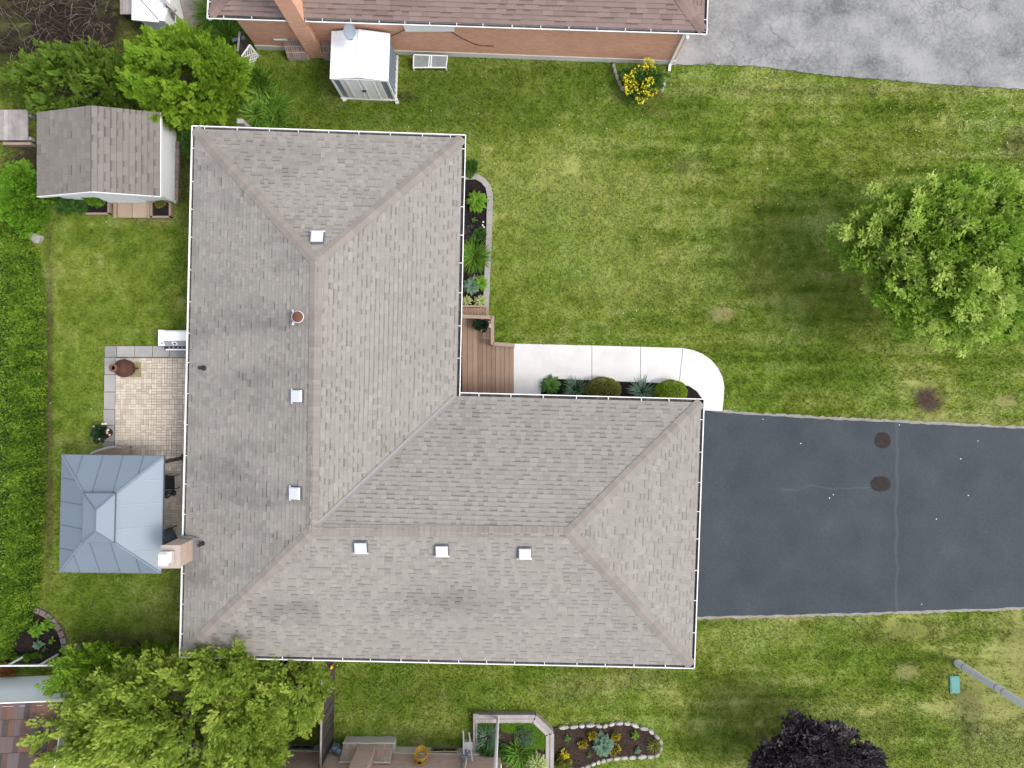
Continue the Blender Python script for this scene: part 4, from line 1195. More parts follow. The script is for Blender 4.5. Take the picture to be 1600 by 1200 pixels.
mb = MB(); mb.box((lx1 + 0.13, (yb0 + yb2) / 2, 0.9), (0.24, yb0 - yb2, 0.05)); obj('side_shelf', mb, M_white, hp)
mb = MB(); mb.tube([(hx0 + .13, yb2 + .1, .92), (hx0 + .13, yb2 + .1, .95)], 0.025, 8); mb.box((lx0 - .01, yb3 + .03, .86), (0.06, 0.13, 0.14)); obj('bracket', mb, M_black, hp)
mb = MB(); mb.box(((lx0 + lx1) / 2, (yb0 + yb2) / 2, 0.49), (lx1 - lx0 - .04, yb0 - yb2 - .06, 0.82)); obj('cabinet', mb, M_black, hp)

# ------------------------------------------------------------------ gazebo
gz = thing('gazebo', 'hardtop gazebo with two-tier blue-grey metal roof on bronze posts', 'gazebo', (-14.1, -4.6, 0))
ga = [P(98, 711, 2.1), P(256, 713, 2.1), P(252, 895, 2.1), P(94, 893, 2.1)]
gi = [P(135, 775, 2.78), P(177, 775, 2.78), P(175, 844, 2.78), P(133, 843, 2.78)]
for s in range(4):
    a, b, c_, d_ = ga[s], ga[(s + 1) % 4], gi[(s + 1) % 4], gi[s]
    n = 5
    ab = b - a
    tL, tR = (d_ - a).dot(ab) / ab.length_squared, (c_ - a).dot(ab) / ab.length_squared
    upv = (d_ - a) - ab * tL
    sv_ = lambda t: 1.0 if tL <= t <= tR else (t / tL if t < tL else (1 - t) / (1 - tR))
    pp = lambda t, q: a + ab * t + upv * q
    for kk in range(n):
        t0, t1 = kk / n + (0.002 if kk else 0), (kk + 1) / n
        top = [pp(t1, sv_(t1))] + [pp(t, 1.0) for t in (tR, tL) if t0 < t < t1] + [pp(t0, sv_(t0))]
        pts = [pp(t0, 0), pp(t1, 0)] + top
        pts = [p_ for i_, p_ in enumerate(pts) if (p_ - pts[i_ - 1]).length > 1e-4]
        mb = MB(); z = Vector((0, 0, 0.025)); m_ = len(pts)
        mb.idx(pts + [p_ + z for p_ in pts], [tuple(range(m_ - 1, -1, -1)), tuple(range(m_, 2 * m_))] + [(i_, (i_ + 1) % m_, (i_ + 1) % m_ + m_, i_ + m_) for i_ in range(m_)])
        obj('roof_panel', mb, M_gazebo, gz)
        if kk:
            mb = MB(); mb.bar(pp(t0, 0) + Vector((0, 0, .032)), pp(t0, sv_(t0) * .98) + Vector((0, 0, .032)), 0.026, 0.02); obj('seam_rib', mb, M_gazebo_rib, gz)
    mb = MB(); mb.bar(a + Vector((0, 0, .035)), d_ + Vector((0, 0, .035)), 0.07, 0.03); obj('hip_rib', mb, M_gazebo, gz)
    mb = MB(); mb.bar(a + Vector((0, 0, -.02)), b + Vector((0, 0, -.02)), 0.05, 0.09); obj('fascia', mb, M_gazebo_rib, gz)
gt = [P(131, 771, 2.92), P(180, 771, 2.92), P(178, 848, 2.92), P(129, 847, 2.92)]
g1, g2 = P(150, 797, 3.14), P(149, 830, 3.14)
z = Vector((0, 0, 0.02))
for pts in [(gt[0], gt[1], g1), (gt[1], gt[2], g2, g1), (gt[2], gt[3], g2), (gt[3], gt[0], g1, g2)]:
    mb = MB(); lo = list(pts); n = len(lo)
    mb.idx([p for p in lo] + [p + z for p in lo], [tuple(range(n - 1, -1, -1))[::-1], tuple(range(n, 2 * n))] + [(i_, (i_ + 1) % n, (i_ + 1) % n + n, i_ + n) for i_ in range(n)])
    obj('cupola_panel', mb, M_gazebo, gz)
mb = MB()
for p in ((gt[0], g1), (gt[1], g1), (gt[2], g2), (gt[3], g2), (g1, g2)): mb.bar(p[0] + z * 1.6, p[1] + z * 1.6, 0.05, 0.025)
obj('cupola_rib', mb, M_gazebo_rib, gz)
mb = MB()
for s in range(4): mb.bar(gt[s] - z, gt[(s + 1) % 4] - z, 0.03, 0.07)
obj('cupola_fascia', mb, M_gazebo_rib, gz)
mb = MB()
for s in range(4): mb.bar(gi[s], gi[(s + 1) % 4], 0.03, 0.16)
obj('cupola_frame', mb, M_bronze, gz)
cen = Vector((-14.1, -4.6, 0))
posts = []
for p in ga:
    d = (Vector((p.x, p.y, 0)) - cen); q_ = cen + d * 0.88
    posts.append(q_)
    mb = MB(); mb.box((q_.x, q_.y, 1.04), (0.12, 0.12, 2.0)); mb.box((q_.x, q_.y, 0.07), (0.24, 0.24, 0.05)); obj('post', mb, M_bronze, gz)
for s in range(4):
    mb = MB(); mb.bar(posts[s] + Vector((0, 0, 2.02)), posts[(s + 1) % 4] + Vector((0, 0, 2.02)), 0.1, 0.12); obj('beam', mb, M_bronze, gz)

# things under the gazebo
def patio_chair(label, x, y, rot, m=M_black):
    t = thing('patio_chair', label, 'chair', (x, y, 0.05), 'chairs under the gazebo')
    R = Matrix.Rotation(rot, 3, 'Z')
    W = lambda a, b, c: Vector((x, y, 0.05)) + R @ Vector((a, b, c))
    mb = MB(); mb.bar(W(0, -0.24, 0.42), W(0, 0.24, 0.44), 0.5, 0.04); obj('seat', mb, m, t)
    mb = MB(); mb.bar(W(0, -0.25, 0.45), W(0, -0.36, 0.95), 0.5, 0.035, up=R @ Vector((0, 1, 0))); obj('backrest', mb, m, t)
    for sx_ in (-1, 1):
        for sy_ in (-1, 1):
            mb = MB(); mb.tube([W(.25 * sx_, .22 * sy_, 0.0), W(.25 * sx_, .22 * sy_, 0.62 if sy_ > 0 else 0.66)], 0.016, 6); obj('leg', mb, M_black, t)
        mb = MB(); mb.bar(W(.27 * sx_, -.26, .66), W(.27 * sx_, .26, .64), 0.05, 0.025); obj('armrest', mb, M_black, t)
patio_chair('black patio chair under the gazebo edge next to the gutter, farther from the chimney', -12.95, -3.72, math.radians(-88))
patio_chair('dark grey covered patio chair under the gazebo near the chimney', -12.9, -5.75, math.radians(-60), M_greycloth)
g = P(262, 773, 0.5)
mb = MB(); mb.lathe([(0.12, 0.0), (0.05, 0.03), (0.03, 0.4), (0.13, 0.45), (0.14, 0.5), (0.1, 0.54), (0.03, 0.56)], (g.x, g.y, 0.05), 14)
tag(obj('stand_lamp', mb, M_black, org=(g.x, g.y, 0.05), smooth=True), 'small round black stand beside the black patio chair', 'lantern')
# bench at the gazebo's corner
bn = thing('garden_bench', 'weathered curved-arm wooden bench half under the gazebo corner by the pot', 'bench', (*G(178, 712), 0.05))
for kk in range(5):
    mb = MB(); mb.bar(P(150, 703 + kk * 3.6, 0.45), P(203, 697 + kk * 3.6, 0.45), 0.075, 0.03); obj('slat', mb, M_rail, bn)
mb = MB(); mb.tube([P(142, 709, 0.75), P(155, 704, 0.78), P(168, 700, 0.72), P(182, 698, 0.6), (P(190, 700, 0.5))], [0.05, 0.05, 0.05, 0.04, 0.03], 7); obj('backrest', mb, M_oldwood, bn)
for (px, py) in [(152, 705), (202, 699), (152, 717), (202, 712)]:
    mb = MB(); c = P(px, py, 0.2); mb.box((c.x, c.y, 0.24), (0.06, 0.06, 0.42)); obj('leg', mb, M_oldwood, bn)

# ------------------------------------------------------------------ wooden deck at the front door
dk = thing('front_deck', 'brown wooden deck with stepped railing between the house and the pale walk', 'deck', (*G(762, 555), 0))
bx = [722, 730.5, 739, 746.5, 753.5, 760.5, 767.5, 774.5, 781.5, 788.5, 795.5, 803]
for a, b in zip(bx[:-1], bx[1:]):
    top = 498 if b < 772 else 540
    mb = MB(); p, q_ = P(a + 0.25, top, 0.2), P(b - 0.25, 628, 0.2)
    mb.prism([(p.x, p.y), (q_.x, p.y), (q_.x, q_.y), (p.x, q_.y)], 0.165, 0.2 + random.uniform(-.003, .003)); obj('deck_board', mb, M_deck, dk)
mb = MB(); p, q_ = G(722, 498), G(803, 628); mb.prism([p, (G(771, 0)[0], p[1]), (G(771, 0)[0], G(0, 541)[1]), (q_[0] - .02, G(0, 541)[1]), (q_[0] - .02, q_[1]), (p[0], q_[1])], 0, 0.155); obj('deck_frame', mb, M_darkwood, dk)
for (a, b) in [((716, 494), (768, 496)), ((769.5, 494), (769.5, 538)), ((771, 537), (803, 539.5))]:
    mb = MB(); pa, pb = P(*a, 0.95), P(*b, 0.95); mb.bar(pa, pb, 0.13, 0.04); rl = obj('top_rail', mb, M_rail, dk)
    mb = MB(); lo = Vector((0, 0, -0.62)); mb.bar(pa + lo, pb + lo, 0.05, 0.07); obj('bottom_rail', mb, M_rail, dk)
    n = max(2, int((pb - pa).length / 0.14))
    for kk in range(n + 1):
        c = pa.lerp(pb, kk / n)
        mb = MB(); mb.bar(Vector((c.x, c.y, 0.2)), Vector((c.x, c.y, 0.92)), 0.035, 0.035); obj('baluster', mb, M_rail, dk)
for a in [(769.5, 496), (769.5, 537), (802, 539)]:
    c = P(*a, 0.95); mb = MB(); mb.box((c.x, c.y, 0.48), (0.1, 0.1, 0.9)); obj('rail_post', mb, M_rail, dk)
for kk in range(9):
    a = 722 + kk * 4.6; mb = MB(); p, q_ = P(a + .2, 481, 0.22), P(a + 4.4, 493, 0.22); mb.prism([(p.x, p.y), (q_.x, p.y), (q_.x, q_.y), (p.x, q_.y)], 0.0, 0.22); obj('skirt_board', mb, M_deck, dk)
mb = MB(); mb.bar(P(716, 478.5, 0.26), P(759.5, 478.5, 0.26), 0.08, 0.05); obj('skirt_rail', mb, M_rail, dk)

# ------------------------------------------------------------------ foliage tools
def frames(fwd, up):
    f = fwd / np.linalg.norm(fwd, axis=1, keepdims=True)
    r = np.cross(f, up)
    ln = np.linalg.norm(r, axis=1, keepdims=True)
    r = np.where(ln < 1e-4, np.array([[1.0, 0, 0]]), r / np.maximum(ln, 1e-4))
    return r, f, np.cross(r, f)

def scatter(tV, tT, tt, pos, fwd, up, scale, tone):
    """Replicate a small template at many places; returns V, T, tone arrays."""
    r, f, u = frames(fwd, up)
    n, nv = len(pos), len(tV)
    V = pos[:, None, :] + scale[:, None, None] * (tV[None, :, 0:1] * r[:, None, :] + tV[None, :, 1:2] * f[:, None, :] + tV[None, :, 2:3] * u[:, None, :])
    T = (tT[None] + (np.arange(n) * nv)[:, None, None]).reshape(-1, tT.shape[1])
    tn = (tone[:, None] + tt[None]).ravel()
    return V.reshape(-1, 3), T, tn

def merge(parts):
    Vs, Ts, ts, o = [], [], [], 0
    for V, T, t in parts:
        Vs.append(V); Ts.append(T + o); ts.append(t); o += len(V)
    return np.concatenate(Vs), np.concatenate(Ts), np.concatenate(ts)

# templates: x across, y along, z up
def tpl_kite(w=0.42, fold=0.12):
    V = np.array([(0, 0, 0), (w / 2, 0.45, fold), (0, 1, -0.06), (-w / 2, 0.45, fold), (0, 0.5, 0)], float)
    return V, np.array([(0, 1, 4), (1, 2, 4), (4, 2, 3), (0, 4, 3)]), np.zeros(4)
def tpl_spray(n=5):
    V, T, t = [], [], []
    for i_ in range(n):
        y = 0.12 + 0.68 * i_ / n
        ln = 0.46 * (1 - 0.55 * i_ / n)
        for s in (-1, 1):
            a = math.radians(48)
            tip = (s * ln * math.sin(a), y + ln * math.cos(a), -0.10 * ln + 0.02 * s)
            o = len(V)
            V += [(0, y - 0.07, 0), (s * 0.02, y + 0.09, 0.02), tip]
            T.append((o, o + 1, o + 2) if s < 0 else (o, o + 2, o + 1)); t.append(0.05 + 0.05 * i_ / n)
    o = len(V); V += [(-0.03, 0, 0), (0.03, 0, 0), (0, 1.02, -0.03)]; T.append((o, o + 1, o + 2)); t.append(0.12)
    return np.array(V, float), np.array(T), np.array(t)
def tpl_rosette(n=7, w=0.36, lift=0.35):
    V, T, t = [], [], []
    r = random.Random(4)
    for i_ in range(n):
        th = 2 * math.pi * i_ / n + r.uniform(-.25, .25)
        el = r.uniform(0.0, 2 * lift)
        d = np.array((math.cos(th) * math.cos(el), math.sin(th) * math.cos(el), math.sin(el)))
        sd = np.array((-math.sin(th), math.cos(th), 0)) * w / 2
        ln = r.uniform(0.75, 1.05)
        o = len(V)
        V += [d * 0.08, d * 0.5 * ln + sd + (0, 0, .05), d * ln - (0, 0, 0.12), d * 0.5 * ln - sd + (0, 0, .05), d * 0.52 * ln]
        T += [(o, o + 1, o + 4), (o + 1, o + 2, o + 4), (o + 4, o + 2, o + 3), (o, o + 4, o + 3)]
        k_ = r.uniform(-.08, .08); t += [k_] * 4
    return np.array(V, float), np.array(T), np.array(t)
def tpl_blade():
    V = np.array([(-0.035, 0, 0), (0.035, 0, 0), (0.04, 0.45, 0.0), (-0.04, 0.45, 0.0), (0, 1, -0.28)], float)
    return V, np.array([(0, 1, 2), (0, 2, 3), (3, 2, 4)]), np.array([0, 0, 0.1])
WIDE = tpl_kite(0.62, 0.1)
KITE, SPRAY, ROSE, BLADE = tpl_kite(), tpl_spray(8), tpl_rosette(), tpl_blade()
FINE = tpl_spray(3)

def unit(n, r=rng):
    v = r.normal(size=(n, 3)); return v / np.linalg.norm(v, axis=1, keepdims=True)

def ellip(center, radii, n, tmin=0.8, zmin=-0.5, r=rng):
    """Points in the outer shell of an ellipsoid, with outward directions."""
    d = unit(int(n * 2.6) + 20, r)
    d = d[d[:, 2] > zmin][:n]
    t = tmin + (1 - tmin) * r.random(len(d)) ** 0.5
    p = np.array(center) + d * np.array(radii) * t[:, None]
    nr = d / np.array(radii); nr /= np.linalg.norm(nr, axis=1, keepdims=True)
    return p, nr

def clumpy(center, radii, nclump, cr, per, tmpl, size, tone_sp=0.22, spread=0.55, upbias=0.35, zmin=-0.35, seed=1, flat=0.4, droop=0.0, tmin=0.45):
    """Crown of leaf clumps: clump centres fill the shell of an ellipsoid, leaves fill each clump's outer side."""
    r = np.random.default_rng(seed)
    cc, cn = ellip(center, np.array(radii) - cr * 0.6, nclump, 0.55, zmin, r)
    cc = np.array(center) + (cc - np.array(center)) * r.uniform(0.86, 1.1, (len(cc), 1)) * (0.97 + 0.07 * np.sin(3 * np.arctan2(cn[:, 1:2], cn[:, 0:1]) + seed))
    out = []
    for c, nrm in zip(cc, cn):
        k_ = cr * r.uniform(0.7, 1.25)
        p, d = ellip(c, (k_, k_, k_ * 0.75), per, tmin, -0.6, r)
        fwd = d * spread + nrm * 0.45 + np.array((0, 0, upbias)) + r.normal(size=p.shape) * 0.3
        fwd[:, 2] -= droop
        up = np.array((0, 0, 1.0)) * flat + d * (1 - flat) + r.normal(size=p.shape) * 0.25
        tn = 0.45 + r.uniform(-tone_sp, tone_sp) + r.normal(size=len(p)) * 0.10
        out.append(scatter(*tmpl, p, fwd, up, size * r.uniform(0.65, 1.3, len(p)), tn))
    return merge(out)

def plumes(center, radii, n, length, per, tmpl, size, seed=1, zmin=-0.3, up=0.25, out=0.6, tone_sp=0.15, wide=0.4):
    """Crown of feathery plumes: sprays set flat along many short branch ends."""
    r = np.random.default_rng(seed)
    cc, cn = ellip(center, np.array(radii) - length * 0.3, n, 0.6, zmin, r)
    cc = np.array(center) + (cc - np.array(center)) * r.uniform(0.88, 1.08, (len(cc), 1))
    parts = []
    for c, nr in zip(cc, cn):
        ax = nr * out + np.array((*r.normal(size=2) * 0.45, up + r.normal() * 0.15))
        ax /= np.linalg.norm(ax)
        sd = np.cross(ax, (0, 0, 1.0)); sd /= max(1e-6, np.linalg.norm(sd))
        L_ = length * r.uniform(0.6, 1.3)
        t = r.random(per); sg = np.where(r.random(per) < 0.5, -1.0, 1.0)
        off = sg * r.random(per) * wide * L_ * (1.05 - t)
        p = c + ax * (L_ * (t - 0.45))[:, None] + sd * off[:, None] + r.normal(size=(per, 3)) * 0.05 * L_
        p[:, 2] -= np.abs(off) * 0.3
        fwd = ax * 0.9 + sd * (sg * r.uniform(0.2, 0.9, per) * (1.1 - t))[:, None] + r.normal(size=(per, 3)) * 0.2
        upv = np.array((0, 0, 1.0)) + r.normal(size=(per, 3)) * 0.3
        tn = 0.45 + r.uniform(-tone_sp, tone_sp) + 0.12 * (t - 0.5) + r.normal(size=per) * 0.09
        parts.append(scatter(*tmpl, p, fwd, upv, size * (1.15 - 0.4 * t) * r.uniform(0.7, 1.25, per), tn))
    return merge(parts)

def trunk_mesh(base, top, r0, limbs, seed=0, nl=8):
    r = random.Random(seed); base, top = Vector(base), Vector(top)
    mb = MB()
    mid = base.lerp(top, 0.5) + Vector((r.uniform(-.1, .1), r.uniform(-.1, .1), 0))
    mb.tube([base, base.lerp(top, 0.08), mid, top], [r0 * 1.35, r0, r0 * 0.75, r0 * 0.3], 9)
    for kk in range(nl):
        t = r.uniform(0.35, 0.95); s = base.lerp(top, t)
        th = 2 * math.pi * kk / nl + r.uniform(-.4, .4)
        ln = limbs * r.uniform(0.55, 0.95) * (1.15 - 0.4 * t)
        e = s + Vector((math.cos(th) * ln, math.sin(th) * ln, ln * 0.45))
        m_ = s.lerp(e, 0.5) + Vector((0, 0, ln * 0.08))
        mb.tube([s, m_, e], [r0 * 0.4, r0 * 0.25, r0 * 0.08], 6)
        for q_ in range(2):
            e2 = m_ + Vector((math.cos(th + (q_ - .5) * 1.4) * ln * .5, math.sin(th + (q_ - .5) * 1.4) * ln * .5, ln * 0.25))
            mb.tube([m_, e2], [r0 * 0.2, r0 * 0.05], 5)
    return mb

def tree(name, label, cat, base, height, r0, crowns, m_leaf, limbs, group=None, seed=0, nl=8, trunk_k=1.0):
    t = thing(name, label, cat, (base[0], base[1], 0), group)
    obj('trunk', trunk_mesh((base[0], base[1], -0.05), (base[0], base[1], height * trunk_k), r0, limbs, seed, nl), M_bark, t, smooth=True)
    V, T, tn = merge(crowns)
    np_obj('crown', V, T, tn, m_leaf, t)
    return t

# ------------------------------------------------------------------ trees
# broad-leaved tree on the front lawn
cc = P(1502, 396, 4.1)
crown = clumpy((cc.x, cc.y, 3.7), (3.6, 2.9, 1.9), 200, 0.6, 62, ROSE, 0.185, tone_sp=0.16, seed=5, zmin=-0.35, upbias=0.15, flat=0.85, spread=0.9)
tips = clumpy((cc.x, cc.y, 3.75), (3.8, 3.05, 2.0), 260, 0.30, 18, ROSE, 0.185, tone_sp=0.12, seed=6, zmin=-0.15, upbias=0.15, flat=0.9)
tips = (tips[0], tips[1], tips[2] + 0.24)
tree('lawn_tree', 'round broad-leaved tree with pale leaf tips on the front lawn', 'tree', (cc.x, cc.y), 4.6, 0.16, [crown, tips], L_ash, 2.6, seed=3, nl=11)

# dark purple-leaved tree, bottom edge
cc = P(1281, 1213, 2.9)
crown = clumpy((cc.x, cc.y, 2.3), (2.45, 1.75, 1.3), 80, 0.45, 46, ROSE, 0.21, tone_sp=0.2, seed=9, flat=0.75)
tree('purple_tree', 'low tree with blackish purple leaves at the bottom edge of the lawn', 'tree', (cc.x, cc.y), 2.9, 0.12, [crown], L_purple, 1.7, seed=5)

# big cedars, bottom left
def cedar(label, px, py, z, radii, ncl, cr, per, size, seed, m=L_cedar, tone=0.0, r0=0.14, droop=0.15, name='cedar_tree', group='cedar trees at the lower left', zmin=-0.3):
    c = P(px, py, z)
    cr_ = plumes((c.x, c.y, z - radii[2] * 0.75), radii, int(ncl * 1.55), cr * 1.9, int(per * 0.95), SPRAY, size * 0.62, seed=seed, zmin=zmin, tone_sp=0.24, wide=0.34)
    cr_ = (cr_[0], cr_[1], cr_[2] + tone)
    return tree(name, label, 'tree', (c.x, c.y), z - 0.2, r0, [cr_], m, radii[0] * 0.7, group, seed, 9, 0.72)
cedar('largest feathery cedar, filling the lower left corner below the garden bed', 245, 1165, 4.3, (4.0, 2.6, 2.4), 190, 0.62, 85, 0.30, 21)
cedar('feathery yellow-green cedar reaching up over the corner of the house roof', 330, 1062, 3.9, (1.5, 1.3, 1.9), 46, 0.46, 75, 0.28, 22)
cedar('open feathery cedar standing against the dark board fence', 440, 1105, 3.4, (1.45, 1.65, 1.8), 44, 0.45, 70, 0.27, 23)
cedar('dense bright green cedar overhanging the white-sided shed', 118, 1070, 2.8, (1.55, 1.0, 1.5), 48, 0.42, 80, 0.22, 24, L_cedarmix)
cedar('loose yellow-tipped cedar in front of the red-brown shed roof', 85, 1172, 3.6, (1.55, 1.3, 1.5), 42, 0.42, 60, 0.27, 25)
cedar('small cedar at the bottom edge over the pink brick wall', 395, 1205, 3.6, (1.0, 0.7, 1.3), 18, 0.4, 60, 0.26, 26)

# rounded cedar beside the garden shed
def shrubmass(name, label, cat, parts, m, group=None, loc=None, trunk_r=0.07):
    V, T, tn = merge(parts)
    c = V.mean(0)
    t = thing(name, label, cat, (c[0], c[1], 0) if loc is None else loc, group)
    np_obj('crown', V, T, tn, m, t)
    mb = MB(); zt_ = float(np.percentile(V[:, 2], 70))
    for kk in range(5):
        th = kk * 1.26; rr = 0.25 * (V[:, 0].std())
        mb.tube([(c[0] + .1 * math.cos(th), c[1] + .1 * math.sin(th), -0.03), (c[0] + rr * math.cos(th) * 2, c[1] + rr * math.sin(th) * 2, zt_ * 0.9)], [trunk_r, trunk_r * 0.4], 6)
    obj('trunk', mb, M_bark, t)
    return t
c = P(263, 97, 2.6)
shrubmass('arborvitae', 'big rounded yellow-green cedar between the garden shed and the brick house', 'tree',
          [plumes((c.x, c.y, 1.35), (2.3, 1.8, 1.45), 560, 0.44, 48, SPRAY, 0.165, tone_sp=0.26, seed=31, zmin=-0.7, wide=0.4)], L_cedarmix, trunk_r=0.1)
c = P(92, 112, 2.2)
shrubmass('arborvitae', 'darker loose cedar behind the garden shed in the upper left corner', 'tree',
          [plumes((c.x, c.y, 1.2), (2.5, 1.4, 1.15), 250, 0.5, 28, SPRAY, 0.21, tone_sp=0.22, seed=32, zmin=-0.6)], L_darkcedar, trunk_r=0.09)
# bare brush in the corner
bt = MB(); r = random.Random(8)
for kk in range(620):
    c = P(r.uniform(-15, 190), r.uniform(-20, 95), 0)
    c.z = r.uniform(0.3, 1.5)
    th = r.uniform(0, 6.28); ln = r.uniform(0.25, 0.8)
    d = Vector((math.cos(th), math.sin(th), r.uniform(-.5, .6))) * ln
    bt.tube([c, c + d * .5 + Vector((0, 0, .05)), c + d], [0.008, 0.006, 0.003], 4, r.random() ** 1.5)
for kk in range(16):
    c = P(r.uniform(0, 160), r.uniform(-10, 105), 0); bt.tube([(c.x, c.y, 0), (c.x + r.uniform(-.4, .4), c.y + r.uniform(-.4, .4), 1.4)], [0.03, 0.012], 5, 0.3)
tag(obj('bare_brush', bt, M_twig, kind='stuff'), 'tangle of dead brown twigs in the upper left corner')

# leafy bush at the left edge
for (px, py, rx, ry, z, lb, sd) in [(10, 298, 0.9, 1.45, 1.9, 'bright leafy bush at the left edge below the stacked boards', 41)]:
    c = P(px, py, z)
    shrubmass('leafy_bush', lb, 'shrub', [clumpy((c.x, c.y, z * 0.5), (rx, ry, z * 0.55), 60, 0.34, 60, ROSE, 0.10, tone_sp=0.25, seed=sd, zmin=-0.6)], L_bush)
c = P(105, 318, 0.5)
shrubmass('leafy_bush', 'low dark green bush at the front corner of the garden shed', 'shrub', [clumpy((c.x, c.y, 0.3), (0.75, 0.4, 0.35), 20, 0.2, 50, ROSE, 0.09, seed=43)], L_green, trunk_r=0.03)
c = P(143, 309, 0.7)
shrubmass('planter_shrub', 'lime green shrub leaning over the left planter box at the shed', 'shrub', [clumpy((c.x, c.y, 0.5), (0.45, 0.26, 0.3), 14, 0.16, 50, ROSE, 0.07, seed=44)], L_lime, trunk_r=0.02)
c = P(250, 317, 0.4)
shrubmass('planter_shrub', 'small pale green plant in the right planter box at the shed', 'shrub', [clumpy((c.x, c.y, 0.3), (0.28, 0.14, 0.15), 7, 0.09, 26, ROSE, 0.06, seed=45)], L_olive, trunk_r=0.015)
c = P(292, 215, 0.8)
shrubmass('leafy_bush', 'small green shrub between the garden shed and the house corner', 'shrub', [clumpy((c.x, c.y, 0.4), (0.4, 0.7, 0.45), 18, 0.2, 45, ROSE, 0.08, seed=46)], L_green, trunk_r=0.03)

# long clipped hedge on the left
def hedge(name, label, edge, z, deep, n, m, seed, size=0.055):
    """edge: pixel outline of the lawn-side foot; the top is set back and domed."""
    r = np.random.default_rng(seed)
    pts = np.array([G(*e) for e in edge])
    seg = np.linalg.norm(np.diff(pts, axis=0), axis=1); cum = np.concatenate([[0], np.cumsum(seg)])
    s = r.random(n) * cum[-1]
    bx_ = np.interp(s, cum, pts[:, 0]); by_ = np.interp(s, cum, pts[:, 1])
    v = r.random(n) ** 0.9
    prof_o = np.interp(v, [0, 0.12, 0.3, 0.5, 1.0], [0.0, 0.06, 0.18, 0.45, deep])
    prof_z = np.interp(v, [0, 0.12, 0.3, 0.5, 1.0], [0.05, 0.5 * z, 0.88 * z, z, z * 1.08])
    bump_ = (fbm(s, prof_o * 1.2, 0.5, seed) - 0.5) * 0.30 + (fbm(s, prof_o * 1.2, 2.0, seed + 5) - .5) * 0.40
    p = np.stack([bx_ - prof_o + bump_ * 0.5, by_, prof_z + bump_], -1) + r.normal(size=(n, 3)) * 0.025
    nz_ = np.interp(v, [0, 0.3, 0.5, 1], [0.2, 0.7, 1, 1])
    nr = np.stack([1.05 - nz_, np.zeros(n), nz_], -1)
    fwd = nr * 0.55 + r.normal(size=p.shape) * 0.5
    up = nr + r.normal(size=p.shape) * 0.5
    tn = 0.45 + (fbm(s, prof_o, 0.22, seed + 9) - 0.5) * 1.3 + r.normal(size=n) * 0.13
    t = thing(name, label, 'hedge', (float(pts[:, 0].mean()), float(pts[:, 1].mean()), 0))
    V, T, tt = scatter(*WIDE, p, fwd, up, size * r.uniform(0.7, 1.4, n), tn)
    np_obj('foliage', V, T, tt, m, t)
    mb = MB()
    for i_ in range(len(edge) - 1):
        a, b_ = pts[i_], pts[i_ + 1]
        pr = [(0.3, 0.02), (0.35, 0.5 * z), (0.6, 0.8 * z), (1.0, 0.9 * z), (deep, 0.92 * z)]
        for (o0, z0), (o1, z1) in zip(pr[:-1], pr[1:]):
            mb.face([(a[0] - o0, a[1], z0), (a[0] - o1, a[1], z1), (b_[0] - o1, b_[1], z1), (b_[0] - o0, b_[1], z0)])
    obj('branches', mb, mat(name + '_branches', [(0.03, 0.045, 0.012), (0.055, 0.07, 0.02)], n1=(5, .5)), t)
    return t
hedge('clipped_hedge', 'long clipped yellow-green hedge running down the left edge of the back lawn', [(38, 330), (44, 372), (62, 396), (72, 450), (74, 520), (73, 700), (71, 800), (67, 880), (62, 940), (52, 975), (30, 985)], 1.35, 3.6, 68000, L_hedge, 61, 0.085)
hedge('clipped_hedge', 'short clipped hedge at the left edge below the long hedge', [(28, 972), (30, 990), (22, 1015), (10, 1035)], 0.9, 1.6, 7000, L_hedge, 62, 0.07)

# low cedar row by the back corner of the house
c = P(200, 1028, 1.0)
shrubmass('cedar_row', 'low row of green cedar shrubs along the fence below the back lawn', 'shrub', [plumes((c.x, c.y, 0.55), (2.3, 0.42, 0.5), 130, 0.3, 26, SPRAY, 0.15, tone_sp=0.2, seed=51)], L_cedarmix, trunk_r=0.04)

# ------------------------------------------------------------------ garden plants
def blades(c, n, ln, r0, m, name, label, cat='plant', group=None, tone_sp=0.25, seed=1, lean=0.9, parent=None, wscale=1.0):
    r = np.random.default_rng(seed)
    th = r.random(n) * 6.283; rr = np.sqrt(r.random(n)) * r0
    p = np.stack([c[0] + rr * np.cos(th), c[1] + rr * np.sin(th), np.full(n, c[2] if len(c) > 2 else 0.02)], -1)
    th2 = th + r.normal(size=n) * 0.5
    el = r.uniform(0.3, 1.25, n) / lean
    fwd = np.stack([np.cos(th2) * np.cos(el), np.sin(th2) * np.cos(el), np.sin(el)], -1)
    tv = BLADE[0].copy(); tv[:, 0] *= wscale
    V, T, tt = scatter(tv, BLADE[1], BLADE[2], p, fwd, np.tile(np.array((0, 0, 1.0)), (n, 1)), ln * r.uniform(0.6, 1.1, n), 0.45 + r.normal(size=n) * tone_sp)
    if parent is not None:
        return np_obj(name, V, T, tt, m, parent)
    return tag(np_obj(name, V, T, tt, m, org=(c[0], c[1], 0)), label, cat, group)

